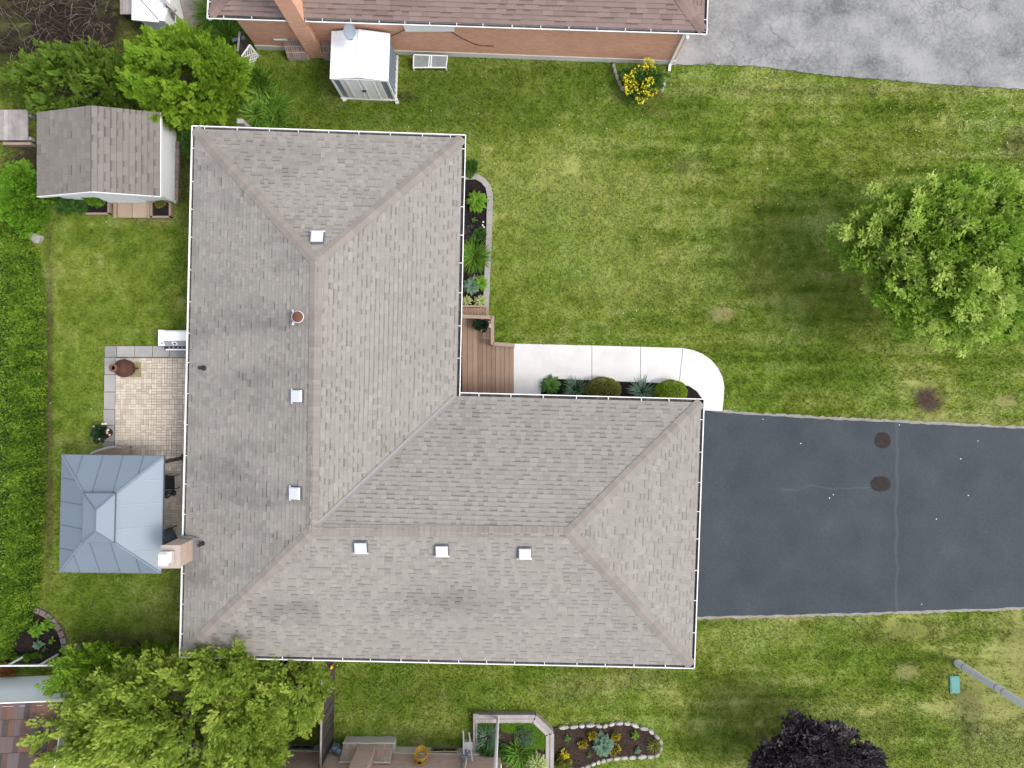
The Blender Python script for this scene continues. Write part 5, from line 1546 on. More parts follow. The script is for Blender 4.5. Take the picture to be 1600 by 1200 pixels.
def leaf_mesh(name, m, w=0.5, droop=0.25):
    mb = MB()
    ys_ = [0, 0.2, 0.5, 0.8, 1.0]; ws = [0.05, 0.34, 0.5, 0.3, 0.0]; zs = [0, 0.08, 0.10, -0.02, -droop]
    for i_ in range(4):
        for s in (-1, 1):
            a = [(0, ys_[i_], zs[i_]), (s * w * ws[i_], ys_[i_], zs[i_] + 0.06), (s * w * ws[i_ + 1], ys_[i_ + 1], zs[i_ + 1] + (0.06 if i_ < 3 else 0)), (0, ys_[i_ + 1], zs[i_ + 1])]
            if i_ == 3: a = a[:2] + a[3:]
            mb.face(a if s > 0 else a[::-1], 0.35 if s < 0 else 0.5)
    me = mesh_from(name, mb, (0, 0, 0)); me.materials.append(m); return me

def hosta(name, label, px, py, z, n, ln, me, cat='plant', group=None, seed=1, squash=1.0):
    r = random.Random(seed); c = P(px, py, z)
    t = thing(name, label, cat, (c.x, c.y, z), group)
    for kk in range(n):
        th = kk * 2.399 + r.uniform(-.2, .2)
        lev = kk / n
        el = 0.15 + 0.9 * lev + r.uniform(-.12, .12)
        s = ln * (1.05 - 0.4 * lev) * r.uniform(0.85, 1.15)
        m4 = Matrix.Translation((c.x, c.y, z + 0.05 + 0.10 * lev)) @ Matrix.Rotation(th, 4, 'Z') @ Matrix.Rotation(el, 4, 'X') @ Matrix.Rotation(r.uniform(-.3, .3), 4, 'Y') @ Matrix.Scale(s, 4)
        piece('leaf', me, t, m4)
    return t

ME_lime, ME_green, ME_blue, ME_vari = leaf_mesh('lime_leaf', L_lime, 0.5), leaf_mesh('green_leaf', L_green, 0.45), leaf_mesh('blue_leaf', L_blue, 0.7), leaf_mesh('cream_leaf', L_vari, 0.42)

def bushlet(name, label, px, py, z, r_, m, seed, tm=ROSE, size=0.06, group=None, n=9, per=34, cat='shrub', rz_=None):
    c = P(px, py, z)
    V, T, tn = clumpy((c.x, c.y, z * 0.5), (r_[0], r_[1], (rz_ or z * 0.55)), n, min(r_) * 0.5, per, tm, size, seed=seed, zmin=-0.2)
    return tag(np_obj(name, V, T, tn, m, org=(c.x, c.y, 0)), label, cat, group)

def chips(parent, poly, z, n, m, seed=1, s=0.035):
    r = np.random.default_rng(seed); pl = np.array(poly)
    p = r.uniform(pl.min(0), pl.max(0), (n * 2, 2)); p = p[inpoly(p, pl)][:n]
    P3 = np.concatenate([p, np.full((len(p), 1), z)], 1)
    V, T, t = scatter(*KITE, P3, np.concatenate([r.normal(size=(len(p), 2)), r.uniform(-.15, .3, (len(p), 1))], 1), np.tile(np.array((0, 0, 1.0)), (len(p), 1)), s * r.uniform(.5, 1.6, len(p)), r.random(len(p)))
    np_obj('mulch_chips', V, T, t, m, parent, kind='stuff')

def inpoly(p, poly):
    x, y = p[:, 0], p[:, 1]
    c = np.zeros(len(p), bool)
    n = len(poly)
    for i_ in range(n):
        x0, y0 = poly[i_]; x1, y1 = poly[(i_ + 1) % n]
        if y0 == y1: continue
        cond = (y0 > y) != (y1 > y)
        c ^= cond & (x < (x1 - x0) * (y - y0) / (y1 - y0) + x0)
    return c

# front bed along the house with a concrete kerb
bedA_px = [(700, 277), (743, 277), (755, 283), (763, 293), (766, 308), (764, 360), (762, 410), (760, 460), (759, 490), (700, 490)]
bedA = thing('flower_bed', 'narrow mulched flower bed with pale kerb along the front of the house', 'flower bed', (*G(742, 380), 0))
mb = MB(); mb.prism(polyG(bedA_px), -0.05, 0.05); obj('mulch', mb, M_mulch, bedA)
chips(bedA, polyG(bedA_px), 0.056, 2600, M_mulch, 3)
path = [Vector((*G(*p), 0)) for p in [(706, 277), (724, 277), (744, 277), (755, 283), (763, 293), (766, 308)]]
path += [Vector((*G(*p), 0)) for p in [(765.2, 330), (764.6, 352), (763.8, 374), (763, 396), (762, 418), (761, 442), (760, 466), (759, 489)]]
def ribbon(path, w):
    L_, R_ = [], []
    for i_, p in enumerate(path):
        d = (path[min(i_ + 1, len(path) - 1)] - path[max(i_ - 1, 0)]).normalized(); n_ = Vector((-d.y, d.x, 0)) * w / 2
        L_.append(p + n_); R_.append(p - n_)
    return L_, R_
L_, R_ = ribbon(path, 0.22)
for i_ in range(len(path) - 1):
    mb = MB(); a, b, c_, d_ = R_[i_], R_[i_ + 1], L_[i_ + 1], L_[i_]
    g_ = (path[i_ + 1] - path[i_]).normalized() * 0.003
    mb.prism([(q_.x, q_.y) for q_ in (a + g_, b - g_, c_ - g_, d_ + g_)], -0.05, 0.11 + random.uniform(-.003, .003)); obj('kerb_block', mb, M_curb, bedA)
hosta('lime_hosta', 'lime green leafy clump nearest the top of the front bed', 746, 316, 0.08, 60, 0.44, ME_lime, seed=2)
bushlet('maroon_plant', 'small maroon plant above the lime clump in the front bed', 741, 298, 0.2, (0.16, 0.12), L_maroon, 3, size=0.05, cat='plant')
hosta('small_green_plant', 'tiny green plant below the lime clump in the front bed', 741, 345, 0.06, 8, 0.14, ME_green, seed=3)
bushlet('lavender_plant', 'grey-mauve tufted plant against the gutter side of the front bed', 736, 362, 0.4, (0.30, 0.30), L_grey, 5, tm=FINE, size=0.09, cat='plant')
bushlet('hydrangea', 'mid green shrub with white flower beside the grey-mauve plant', 749, 371, 0.45, (0.32, 0.44), L_green, 6, size=0.085)
mb = MB()
for (px, py) in [(755, 347), (754, 352), (756, 355)]:
    c = P(px, py, 0.5); mb.lathe([(0.01, 0), (0.035, 0.02), (0.02, 0.05)], c, 7)
tag(obj('white_blooms', mb, M_petal_w, org=(*G(755, 351), 0.4)), 'three small white blooms beside the kerb of the front bed', 'flowers')
blades((*G(740, 402), 0.04), 420, 0.72, 0.16, L_lily, 'ornamental_grass', 'arching clump of dark green ornamental grass in the front bed', seed=5, lean=1.15, wscale=0.55)
hosta('blue_hosta', 'blue-green leafy plant just above the variegated leaves in the front bed', 737, 447, 0.08, 26, 0.36, ME_blue, seed=6)
hosta('lime_hosta', 'small lime clump with yellow flowers near the deck end of the front bed', 751, 443, 0.08, 28, 0.32, ME_lime, seed=7)
bushlet('yellow_flowers', 'little pale yellow flower head above the small lime clump', 744, 432, 0.4, (0.13, 0.08), mat('pale_yellow_petal', [(0.45, 0.4, 0.15), (0.6, 0.56, 0.3)], tone=1.0), 8, tm=KITE, size=0.05, cat='flowers', n=5, per=12)
hosta('variegated_hosta', 'cream-edged leaves in the bed against the deck skirt, nearer the gutter', 729, 471, 0.08, 20, 0.28, ME_vari, seed=8)
hosta('variegated_hosta', 'cream-edged leaves in the bed against the deck skirt, nearer the kerb', 751, 471, 0.08, 22, 0.3, ME_vari, seed=9)
bushlet('shade_plant', 'dark green plant on the lawn just above the kerb of the front bed', 737, 262, 0.3, (0.28, 0.35), L_green, 11, size=0.08, cat='plant')

# bed between the walk and the garage wing
bedB_px = [(849, 591.5), (1060, 600), (1075, 603.5), (1087, 611.5), (1095, 622), (1095, 640), (842, 640)]
mb = MB(); mb.prism(polyG(bedB_px), -0.05, 0.045)
bedB = tag(obj('mulch_bed', mb, M_mulch, org=(*G(960, 610), 0)), 'strip of black mulch between the pale walk and the garage wing', 'flower bed')
chips(bedB, polyG(bedB_px), 0.05, 2600, M_mulch, 4)
hosta('bright_hosta', 'bright green hosta at the left end of the black mulch strip', 860, 603, 0.07, 46, 0.42, ME_green, seed=12)
blades((*G(900, 606), 0.04), 130, 0.5, 0.2, L_blue, 'iris_clump', 'grey-green iris blades between the hosta and the olive shrub', seed=13, lean=0.95, wscale=0.9)
bushlet('ground_plant', 'low bright green leaves under the iris blades beside the hosta', 893, 611, 0.2, (0.42, 0.16), L_green, 14, size=0.08, cat='plant')
blades((*G(1002, 612), 0.04), 90, 0.6, 0.16, L_blue, 'iris_clump', 'grey-green iris blades between the two rounded shrubs', seed=15, lean=0.9, wscale=0.9)
def ball(label, px, py, z, rx, ry, m, seed):
    c = P(px, py, z); r = np.random.default_rng(seed)
    p, nr = ellip((c.x, c.y, z * 0.45), (rx, ry, z * 0.6), 7000, 0.86, -0.3, r)
    p += (fbm(p[:, 0] * 1.0, p[:, 1] + p[:, 2], 0.12, seed)[:, None] - 0.5) * nr * 0.12
    V, T, tn = scatter(*KITE, p, nr * 0.6 + r.normal(size=p.shape) * 0.5, nr + r.normal(size=p.shape) * 0.5, 0.05 * r.uniform(.7, 1.3, len(p)), 0.45 + r.normal(size=len(p)) * 0.2)
    t = thing('round_shrub', label, 'shrub', (c.x, c.y, 0), 'rounded shrubs in the mulch strip')
    np_obj('foliage', V, T, tn, m, t)
    mb = MB()
    for kk in range(5): mb.tube([(c.x, c.y, 0), (c.x + .3 * math.cos(kk * 1.26), c.y + .3 * math.sin(kk * 1.26), z * 0.7)], [0.03, 0.01], 5)
    obj('stem', mb, M_bark, t)
ball('olive green clipped round shrub in the middle of the mulch strip', 945, 609, 0.8, 0.64, 0.46, L_olive, 16)
ball('bright green clipped round shrub at the walk bend end of the mulch strip', 1052, 612, 0.8, 0.62, 0.42, L_box, 17)

def pot_plant(label, px, py, z, r_, ht, m_leaf, m_flower, nfl, seed, m_pot=M_black):
    c = P(px, py, z); r = random.Random(seed)
    t = thing('potted_plant', label, 'potted plant', (c.x, c.y, z))
    mb = MB(); mb.lathe([(r_ * 0.45, 0), (r_ * 0.6, ht * 0.5), (r_ * 0.66, ht * 0.52), (r_ * 0.55, ht * 0.5)], (c.x, c.y, z), 16); obj('pot', mb, m_pot, t, smooth=True)
    V, T, tn = clumpy((c.x, c.y, z + ht * 0.75), (r_, r_, ht * 0.45), 22, r_ * 0.35, 32, ROSE, 0.075, seed=seed, zmin=-0.3); np_obj('foliage', V, T, tn, m_leaf, t)
    mb = MB()
    for kk in range(nfl):
        th, rr = r.uniform(0, 6.28), r_ * r.uniform(0.5, 1.15)
        mb.lathe([(0.005, 0), (0.045, 0.015), (0.045, 0.035), (0.01, 0.045)], (c.x + rr * math.cos(th), c.y + rr * math.sin(th), z + ht * 1.1 * (1 - 0.35 * (rr / r_))), 6, r.random())
    obj('bloom', mb, m_flower, t, kind='stuff')
pot_plant('potted plant with small pink blooms in the railing corner of the deck', 753, 507, 0.2, 0.3, 0.5, L_darkpot, M_petal_p, 14, 71)
pot_plant('dark leafy potted plant with pale blooms on the patio border by the gazebo', 170, 676, 0.05, 0.36, 0.7, L_darkpot, M_petal_p, 16, 72)

# day lilies and broad leaves below the brick house's left end
mbs = []
for kk, (px, py, ln) in enumerate([(408, 180, 0.75), (430, 172, 0.7), (415, 155, 0.75), (396, 188, 0.7), (432, 190, 0.6), (405, 135, 0.7)]):
    blades((*G(px, py), 0.03), 170, ln, 0.22, L_lily, 'daylily', ['daylily clump at the lower middle of the lily patch by the house gutter', 'daylily clump at the lawn side of the lily patch', 'daylily clump in the middle of the lily patch', 'daylily clump nearest the big rounded cedar at the gutter', 'small daylily clump at the lower right of the lily patch', 'daylily clump at the top of the lily patch near the lattice'][kk], group='daylily clumps beside the rounded cedar', seed=80 + kk, lean=1.1, wscale=1.1)
bushlet('broadleaf_plant', 'broad dark leaves beside the white lattice', 400, 122, 0.5, (0.45, 0.5), L_lily, 88, size=0.13, cat='plant', n=14)
for kk, (px, py) in enumerate([(325, 12), (345, 45)]):
    blades((*G(px + 12, py + 12), 0.03), 160, 0.8, 0.25, L_lily, 'daylily', ['grassy clump at the upper left corner of the brick house', 'grassy clump below the left gutter corner of the brick house'][kk], group='grassy clumps at the brick house corner', seed=95 + kk, lean=1.1, wscale=0.9)

# yellow-flowering shrub with edging stones
c = P(1008, 122, 0.8)
ysh = thing('flowering_shrub', 'green shrub covered in yellow flowers against the brick wall foundation', 'shrub', (c.x, c.y, 0))
V, T, tn = clumpy((c.x, c.y, 0.4), (0.85, 0.8, 0.5), 34, 0.24, 50, ROSE, 0.08, seed=101); np_obj('foliage', V, T, tn, L_green, ysh)
V, T, tn = clumpy((c.x - 0.02, c.y, 0.52), (0.9, 0.85, 0.55), 20, 0.15, 30, WIDE, 0.075, seed=102, zmin=0.1, upbias=0.1, flat=0.9); np_obj('bloom', V, T, tn, M_petal_y, ysh, kind='stuff')
blades((*G(1022, 160), 0.02), 150, 0.4, 0.4, L_olive, 'wispy_grass', 'wispy unmown grass at the lawn side of the yellow-flowering shrub', seed=103, wscale=0.5)

def stone_mesh(seed):
    r = random.Random(seed); mb = MB(); n = 8; rings = []
    for (sc_, z) in [(1.0, 0.0), (1.0, 0.5), (0.72, 0.85)]:
        rings.append([(0.5 * sc_ * math.cos(2 * math.pi * kk / n) * r.uniform(.85, 1.1), 0.5 * sc_ * math.sin(2 * math.pi * kk / n) * r.uniform(.85, 1.1), z * r.uniform(.9, 1.1)) for kk in range(n)])
    pts = sum(rings, [])
    f = [(i_ * n + kk, i_ * n + (kk + 1) % n, (i_ + 1) * n + (kk + 1) % n, (i_ + 1) * n + kk) for i_ in range(2) for kk in range(n)] + [tuple(2 * n + kk for kk in range(n))]
    mb.idx(pts, f); me = mesh_from('stone', mb, (0, 0, 0)); me.materials.append(M_stone); return me
STONES = [stone_mesh(s) for s in range(5)]
def put_stone(parent, px, py, ang, ln, wd, ht, kk):
    g_ = G(px, py)
    piece('stone', STONES[kk % 5], parent, Matrix.Translation((g_[0], g_[1], -0.02)) @ Matrix.Rotation(ang, 4, 'Z') @ Matrix.Diagonal((ln, wd, ht, 1)))
es = thing('stone_edging', 'mossy grey edging stones left and right of the yellow-flowering shrub', 'stone edging', (*G(966, 120), 0))
for kk, (px, py, an) in enumerate([(959, 104, 1.75), (961, 112, 1.8), (964, 121, 1.9), (968, 130, 1.95), (972, 138, 2.0), (1038, 131, 1.3), (1034, 141, 0.9)]):
    put_stone(es, px, py, an, 0.26, 0.14, 0.12, kk)
mb = MB(); g_ = G(60, 373); n = 10
rk = thing('rock', 'pale round rock on the lawn edge beside the long hedge', 'rock', (g_[0], g_[1], 0))
piece('boulder', STONES[2], rk, Matrix.Translation((g_[0], g_[1], -0.03)) @ Matrix.Rotation(.4, 4, 'Z') @ Matrix.Diagonal((0.42, 0.42, 0.36, 1)))

# stone-edged flower bed, bottom
bedC_px = [(866, 1136), (893, 1134), (920, 1131), (950, 1131), (985, 1128), (1003, 1136), (1022, 1143), (1031, 1158), (1032, 1172), (1024, 1181), (985, 1182), (957, 1185), (930, 1192), (900, 1206), (866, 1225)]
bedC = thing('stone_bed', 'soil flower bed edged with pale stones at the bottom of the lawn', 'flower bed', (*G(940, 1165), 0))
mb = MB(); mb.prism(polyG(bedC_px), -0.05, 0.06); obj('soil', mb, M_soil, bedC)
chips(bedC, polyG(bedC_px), 0.066, 2500, M_soil, 6, 0.05)
path = [(872, 1136), (889, 1135.5), (904, 1133.5), (914, 1133), (930, 1132), (941, 1135), (950, 1132), (961, 1129), (974, 1129), (986, 1130), (998, 1136), (1013, 1139), (1022, 1146), (1030, 1154), (1033, 1164), (1031, 1175), (1022, 1181.5), (1010, 1181), (994, 1182), (981, 1183), (969, 1183), (957, 1184.5), (946, 1187), (938, 1189), (931, 1191), (923, 1194.5), (913, 1198), (905, 1202)]
for kk in range(len(path) - 1):
    (xa, ya), (xb, yb) = path[kk], path[kk + 1]
    put_stone(bedC, (xa + xb) / 2, (ya + yb) / 2, -math.atan2(yb - ya, xb - xa), math.hypot(xb - xa, yb - ya) / 40.74 * 1.02, 0.17, 0.16, kk)
hosta('blue_hosta', 'big blue-green hosta in the middle of the stone-edged bed', 941, 1162, 0.08, 70, 0.44, ME_blue, seed=111)
def ydots(label, px, py, r_, seed, m=M_petal_y):
    c = P(px, py, 0.25); t = thing('yellow_plant', label, 'plant', (c.x, c.y, 0), 'yellow plants in the stone-edged bed')
    V, T, tn = clumpy((c.x, c.y, 0.15), (r_, r_, 0.14), 7, r_ * 0.45, 26, KITE, 0.085, seed=seed, zmin=-0.1); np_obj('bloom', V, T, tn, m, t, kind='stuff')
    V, T, tn = clumpy((c.x, c.y, 0.1), (r_, r_, 0.1), 5, r_ * 0.4, 18, KITE, 0.08, seed=seed + 1); np_obj('foliage', V, T, tn, L_olive, t)
M_gold = mat('golden_leaf', [(0.36, 0.28, 0.012), (0.52, 0.42, 0.03)], tone=1.0)
ydots('bright yellow plant nearest the timber planter in the stone-edged bed', 883, 1180, 0.15, 120)
ydots('golden plant between the planter and the big blue hosta', 911, 1163, 0.16, 122, M_gold)
ydots('golden plant touching the upper left of the big blue hosta', 926, 1150, 0.17, 124, M_gold)
ydots('golden plant at the upper right of the big blue hosta', 962, 1152, 0.16, 126, M_gold)
ydots('golden plant at the foot of the big blue hosta by the lower stones', 960, 1174, 0.22, 128, M_gold)
hosta('small_green_plant', 'small green plant near the timber planter in the stone-edged bed', 886, 1152, 0.07, 9, 0.16, ME_green, seed=112)
hosta('small_green_plant', 'small pale green plant near the rounded end of the stone-edged bed', 996, 1171, 0.07, 9, 0.15, ME_blue, seed=113)
blades((*G(1022, 1164), 0.06), 140, 0.35, 0.1, L_olive, 'dry_tuft', 'dry grass tuft inside the rounded end of the stone bed', seed=114, wscale=0.5)
hosta('small_green_plant', 'olive sprig at the lower edge of the stone-edged bed', 921, 1178, 0.07, 7, 0.12, ME_green, seed=115)
bushlet('olive_shrub', 'olive green leafy plant between the planter and the soil bed at the bottom edge', 880, 1196, 0.4, (0.3, 0.3), L_olive, 116, size=0.09)
hosta('lime_hosta', 'yellow-green leafy plant by the upper stones of the rounded bed end', 992, 1147, 0.08, 12, 0.2, ME_lime, seed=117)

# raised timber planter, bottom
tp = thing('raised_planter', 'raised grey timber planter with cut corner at the bottom of the lawn', 'planter', (*G(800, 1160), 0))
outer = [(741, 1117), (835, 1117), (862, 1142), (861, 1235)]
for lay, (off, zt_) in enumerate([(0, 0.32), (6.8, 0.30)]):
    ps = [(741 + off * 0.3, 1117 + off), (836 - off * 0.35, 1117 + off), (862.5 - off, 1143 + off * 0.3), (861.5 - off, 1235)]
    for a, b in zip(ps[:-1], ps[1:]):
        mb = MB(); mb.bar(P(*a, zt_ / 2), P(*b, zt_ / 2), 0.145, zt_); obj('timber', mb, M_oldwood, tp)
for off in (0, 3.6):
    mb = MB(); mb.bar(P(741 + off, 1120, 0.15), P(741.5 + off, 1196, 0.15), 0.07, 0.30 - off * .01); obj('timber', mb, M_oldwood, tp)
mb = MB(); mb.box(P(743.5, 1119.5, 0.34), (0.2, 0.22, 0.05)); obj('post_cap', mb, M_oldwood, tp)
in_px = [(746, 1123), (832, 1124), (853, 1146), (852, 1230), (746, 1230)]
mb = MB(); mb.prism([(P(*p, 0.25).x, P(*p, 0.25).y) for p in in_px], 0, 0.22); obj('soil', mb, M_soil, tp)
r2 = np.random.default_rng(7)
def grass_patch(poly_px, z, n, name, label, m, ln=0.1, seed=1):
    r = np.random.default_rng(seed); pl = np.array([(P(*p, z).x, P(*p, z).y) for p in poly_px])
    p = r.uniform(pl.min(0), pl.max(0), (n * 3, 2)); p = p[inpoly(p, pl)][:n]
    P3 = np.concatenate([p, np.full((len(p), 1), z)], 1)
    fw = np.stack([r.normal(size=len(p)) * .6, r.normal(size=len(p)) * .6, np.ones(len(p))], -1)
    V, T, t = scatter(*BLADE, P3, fw, np.tile(np.array((0, 0, 1.0)), (len(p), 1)) + r.normal(size=(len(p), 3)) * .3, ln * r.uniform(.6, 1.3, len(p)), 0.5 + r.normal(size=len(p)) * .2)
    tag(np_obj(name, V, T, t, m, kind='stuff'), label)
grass_patch([(783, 1126), (830, 1126), (852, 1148), (852, 1170), (835, 1168), (815, 1146), (785, 1142)], 0.23, 7000, 'planter_grass', 'bright green creeping ground cover in the raised planter', L_bush, 0.1, 3)
grass_patch([(747, 1125), (770, 1126), (768, 1142), (747, 1142)], 0.23, 2200, 'planter_weeds', 'dark green ground cover in the upper left corner of the raised planter', L_green, 0.1, 4)
blades((*P(762, 1152, 0.23).xy, 0.23), 150, 0.5, 0.2, L_blue, 'silver_grass', 'silvery blue tuft left of the white pole in the raised planter', seed=131, wscale=0.6)
bushlet('planter_bush', 'mid green leafy plant below the silvery tuft in the raised planter', 764, 1178, 0.55, (0.42, 0.38), L_green, 132, size=0.10, n=16, rz_=0.3)
bushlet('blue_shrub', 'soft blue-green shrub in the centre of the raised planter', 822, 1155, 0.55, (0.4, 0.35), L_blue, 133, tm=FINE, size=0.12, n=14, rz_=0.25)
blades((*P(812, 1178, 0.23).xy, 0.23), 300, 0.55, 0.35, L_lily, 'daylily', 'mid green strap-leaved clump between the white pole and cream hosta', seed=134, wscale=0.9)
bushlet('planter_bush', 'tall green leafy plant right of the white pole in the raised planter', 786, 1182, 0.6, (0.25, 0.4), L_green, 135, size=0.10, n=12, rz_=0.35)
hosta('variegated_hosta', 'cream-striped hosta at the bottom right corner of the raised planter', 839, 1190, 0.28, 70, 0.46, ME_vari, seed=136)
# white pole and a small black hose guide
c = Vector((*G(778, 1115), 0))
mb = MB(); mb.tube([(c.x, c.y, 0), (c.x, c.y, 5.2)], 0.055, 12)
wp = tag(obj('white_pole', mb, M_white, org=(c.x, c.y, 0), smooth=True), 'tall slim white pole rising from the raised timber planter', 'pole')
c = P(768, 1113, 0.55)
mb = MB(); mb.bar((c.x, c.y + 0.1, 0.40), (c.x + 0.01, c.y - 0.12, 0.37), 0.05, 0.06); mb.bar((c.x - 0.06, c.y + .08, 0.41), (c.x + 0.07, c.y + .08, 0.41), 0.04, 0.06); mb.tube([(c.x, c.y, 0.0), (c.x, c.y, 0.38)], 0.015, 5)
tag(obj('solar_spike', mb, M_black, org=(c.x, c.y, 0)), 'small black fitting on the top timber of the raised planter', 'garden fitting')

# curved brick edging, lower left bed
bedD = thing('corner_bed', 'dark corner flower bed with curved brick edging at the end of the hedge', 'flower bed', (*G(65, 985), 0))
bedD_px = [(20, 960), (54, 950), (67, 956), (82, 966), (94, 981), (101, 998), (103, 1018), (100, 1036), (10, 1036)]
mb = MB(); mb.prism(polyG(bedD_px), -0.05, 0.04); obj('mulch', mb, M_mulch, bedD)
chips(bedD, polyG(bedD_px), 0.046, 2600, M_soil, 7)
bm = MB(); bm.box((0, 0, 0), (0.235, 0.2, 0.14)); ME_eb = mesh_from('edging_brick', bm, (0, 0, 0)); ME_eb.materials.append(M_brickedge)
pth = [Vector(G(*p)) for p in [(53, 951), (64, 955), (75, 961), (85, 970), (93, 981), (99, 993), (102, 1005), (103, 1017)]]
cum = [0]
for a, b in zip(pth[:-1], pth[1:]): cum.append(cum[-1] + (b - a).length)
n = int(cum[-1] / 0.245)
for kk in range(n):
    s = (kk + 0.5) * cum[-1] / n
    i_ = max(j for j in range(len(cum) - 1) if cum[j] <= s)
    p = pth[i_].lerp(pth[i_ + 1], (s - cum[i_]) / (cum[i_ + 1] - cum[i_])); d = pth[i_ + 1] - pth[i_]
    piece('brick', ME_eb, bedD, Matrix.Translation((p.x, p.y, 0.03 + random.uniform(-.008, .008))) @ Matrix.Rotation(math.atan2(d.y, d.x) + random.uniform(-.05, .05), 4, 'Z'))
hosta('bright_hosta', 'bright green leafy plant in the corner bed near the hedge end', 60, 983, 0.06, 30, 0.34, ME_lime, seed=141)
hosta('bright_hosta', 'bright green leafy plant in the corner bed nearest the brick edging', 77, 974, 0.06, 24, 0.3, ME_lime, seed=142)
hosta('blue_hosta', 'blue-green plant in the middle of the dark corner bed', 63, 1006, 0.06, 12, 0.24, ME_blue, seed=143)
hosta('lime_hosta', 'yellow-green sprig at the right of the dark corner bed', 84, 1000, 0.06, 10, 0.16, ME_lime, seed=144)
hosta('small_green_plant', 'tiny green plant at the lower right of the dark corner bed', 73, 1013, 0.06, 7, 0.13, ME_green, seed=145)
bushlet('white_flowers', 'small plant with white flowers at the foot of the brick edging', 121, 1013, 0.3, (0.25, 0.16), mat('white_bloom', [(0.2, 0.26, 0.15), (0.5, 0.5, 0.42)], tone=1.2), 146, tm=KITE, size=0.06, cat='flowers')
bushlet('fence_plants', 'low green plants along the white rail below the corner bed', 35, 1028, 0.3, (0.7, 0.15), L_lily, 147, size=0.09, cat='plant', n=14)

# ------------------------------------------------------------------ lower left: white rail, white-sided shed with red-brown roof
rl = thing('rail_fence', 'thin white rail fence between the corner bed and the white-sided shed', 'fence', (*G(60, 1040), 0))
a, b = P(-40, 1040.5, 1.1), P(112, 1039.5, 1.1)
mb = MB(); mb.bar(a, b, 0.05, 0.05); obj('rail', mb, M_white, rl)
for t in np.linspace(0, 1, 4):
    c = a.lerp(b, t); mb = MB(); mb.box((c.x, c.y, 0.54), (0.06, 0.06, 1.08)); obj('post', mb, M_white, rl)
ws = thing('white_sided_shed', 'white-sided shed with red-brown blended shingle roof in the lower left corner', 'shed', (-18.5, -13.0, 0))
wy0 = -11.35
xR, xL = -15.7, -22.5
mb = MB(); mb.prism([(xL, wy0), (xR, wy0 + 0.25), (xR, -16), (xL, -16)], 0, 2.6); obj('wall', mb, M_shedwhite, ws)
for kk in range(17):
    z = 0.15 + kk * 0.148
    mb = MB(); ya, yb = wy0 + 0.012, wy0 + 0.262
    mb.hexa([(xL, ya - 0.0, z), (xR, yb - 0.0, z), (xR, yb + 0.025, z), (xL, ya + 0.025, z)], [(xL, ya, z + .145), (xR, yb, z + .145), (xR, yb + 0.006, z + .145), (xL, ya + 0.006, z + .145)])
    obj('siding_board', mb, M_shedwhite, ws)
ee0, ee1 = Vector((xL, wy0 + 0.1)), Vector((xR + 0.2, wy0 + 0.36))
rf = [roof_face(ee0, ee1, ee0 - Vector((0, 3.0)), ee1 - Vector((0, 3.0)), 2.62, 3.5, e=0.5, wmin=0.18, wmax=0.22, seed=41, slot=0.0)]
for fs in rf[0][0]:
    t_ = random.choice([0.1, 0.25, 0.35, 0.5, 0.7, 0.95])
    for i_, f_ in enumerate(fs[0]): fs[0][i_] = (f_[0], t_ + random.uniform(-.06, .06))
lay_roof(ws, rf, M_red_shingle, M_red_shingle, 2.6)
mb = MB(); mb.bar((ee0.x, ee0.y + .02, 2.56), (ee1.x, ee1.y + .02, 2.56), 0.04, 0.14); mb.bar((xR + 0.22, wy0 + 0.36, 2.56), (xR + 0.22, wy0 - 2.7, 3.44), 0.04, 0.14); obj('fascia', mb, M_white, ws)
bushlet('orange_plant', 'rust-orange plant at the left edge beside the white-sided shed', 4, 1050, 0.5, (0.3, 0.3), mat('rust_leaf', [(0.18, 0.07, 0.02), (0.32, 0.15, 0.04)], tone=1.0), 151, size=0.08, cat='plant')

# ------------------------------------------------------------------ dark fence and the pink brick house along the bottom
df = thing('board_fence', 'dark board fence running from the house to the pink brick wall', 'fence', (*G(521, 1100), 0))
fx, fz = -6.80, 1.75
fa, fb = Vector((fx, -10.12, 0)), Vector((fx - 0.06, -13.75, 0))
n = 24
for kk in range(n):
    a, b = fa.lerp(fb, kk / n), fa.lerp(fb, (kk + 0.96) / n)
    mb = MB(); h_ = fz - random.uniform(0, .02); mb.bar((a + b) / 2 + Vector((0.012 * (kk % 2), 0, 0)), (a + b) / 2 + Vector((0.012 * (kk % 2), 0, h_)), (b - a).length, 0.025, up=(1, 0, 0)); obj('board', mb, M_darkwood, df)
fw = Vector((fx - 3.0, -10.02, 0)); n = 20
for kk in range(n):
    a, b = fw.lerp(fa, kk / n), fw.lerp(fa, (kk + 0.96) / n)
    mb = MB(); mb.bar((a + b) / 2, (a + b) / 2 + Vector((0, 0, fz)), (b - a).length, 0.025, up=(0, 1, 0)); obj('board', mb, M_darkwood, df)
up_ = Vector((0, 0, 1))
for a, b in [(fa, fb), (fw, fa)]:
    mb = MB(); mb.bar(a + up_ * (fz + .02), b + up_ * (fz + .02), 0.06, 0.035); obj('top_cap', mb, M_oldwood, df)
for p in (fa, fa.lerp(fb, .5), fb, fw, fw.lerp(fa, .5)):
    mb = MB(); mb.box((p.x - 0.06, p.y, fz / 2), (0.09, 0.09, fz)); obj('post', mb, M_darkwood, df)
c = P(517, 1044, 0.9); mb = MB()
for kk in range(3):
    mb.lathe([(0.02, -0.12 + kk * .06), (0.07 - kk * .01, -0.06 + kk * .06), (0.05, 0.02 + kk * .06), (0.01, 0.06 + kk * .06)], (c.x + .02 * kk, c.y + 0.05 * kk, c.z), 8)
mb.tube([(c.x, c.y, 0), (c.x, c.y, 0.85)], 0.012, 5)
tag(obj('yellow_ornament', mb, M_yellow, org=(c.x, c.y, 0), smooth=True), 'small yellow ornament by the end of the dark board fence', 'ornament')

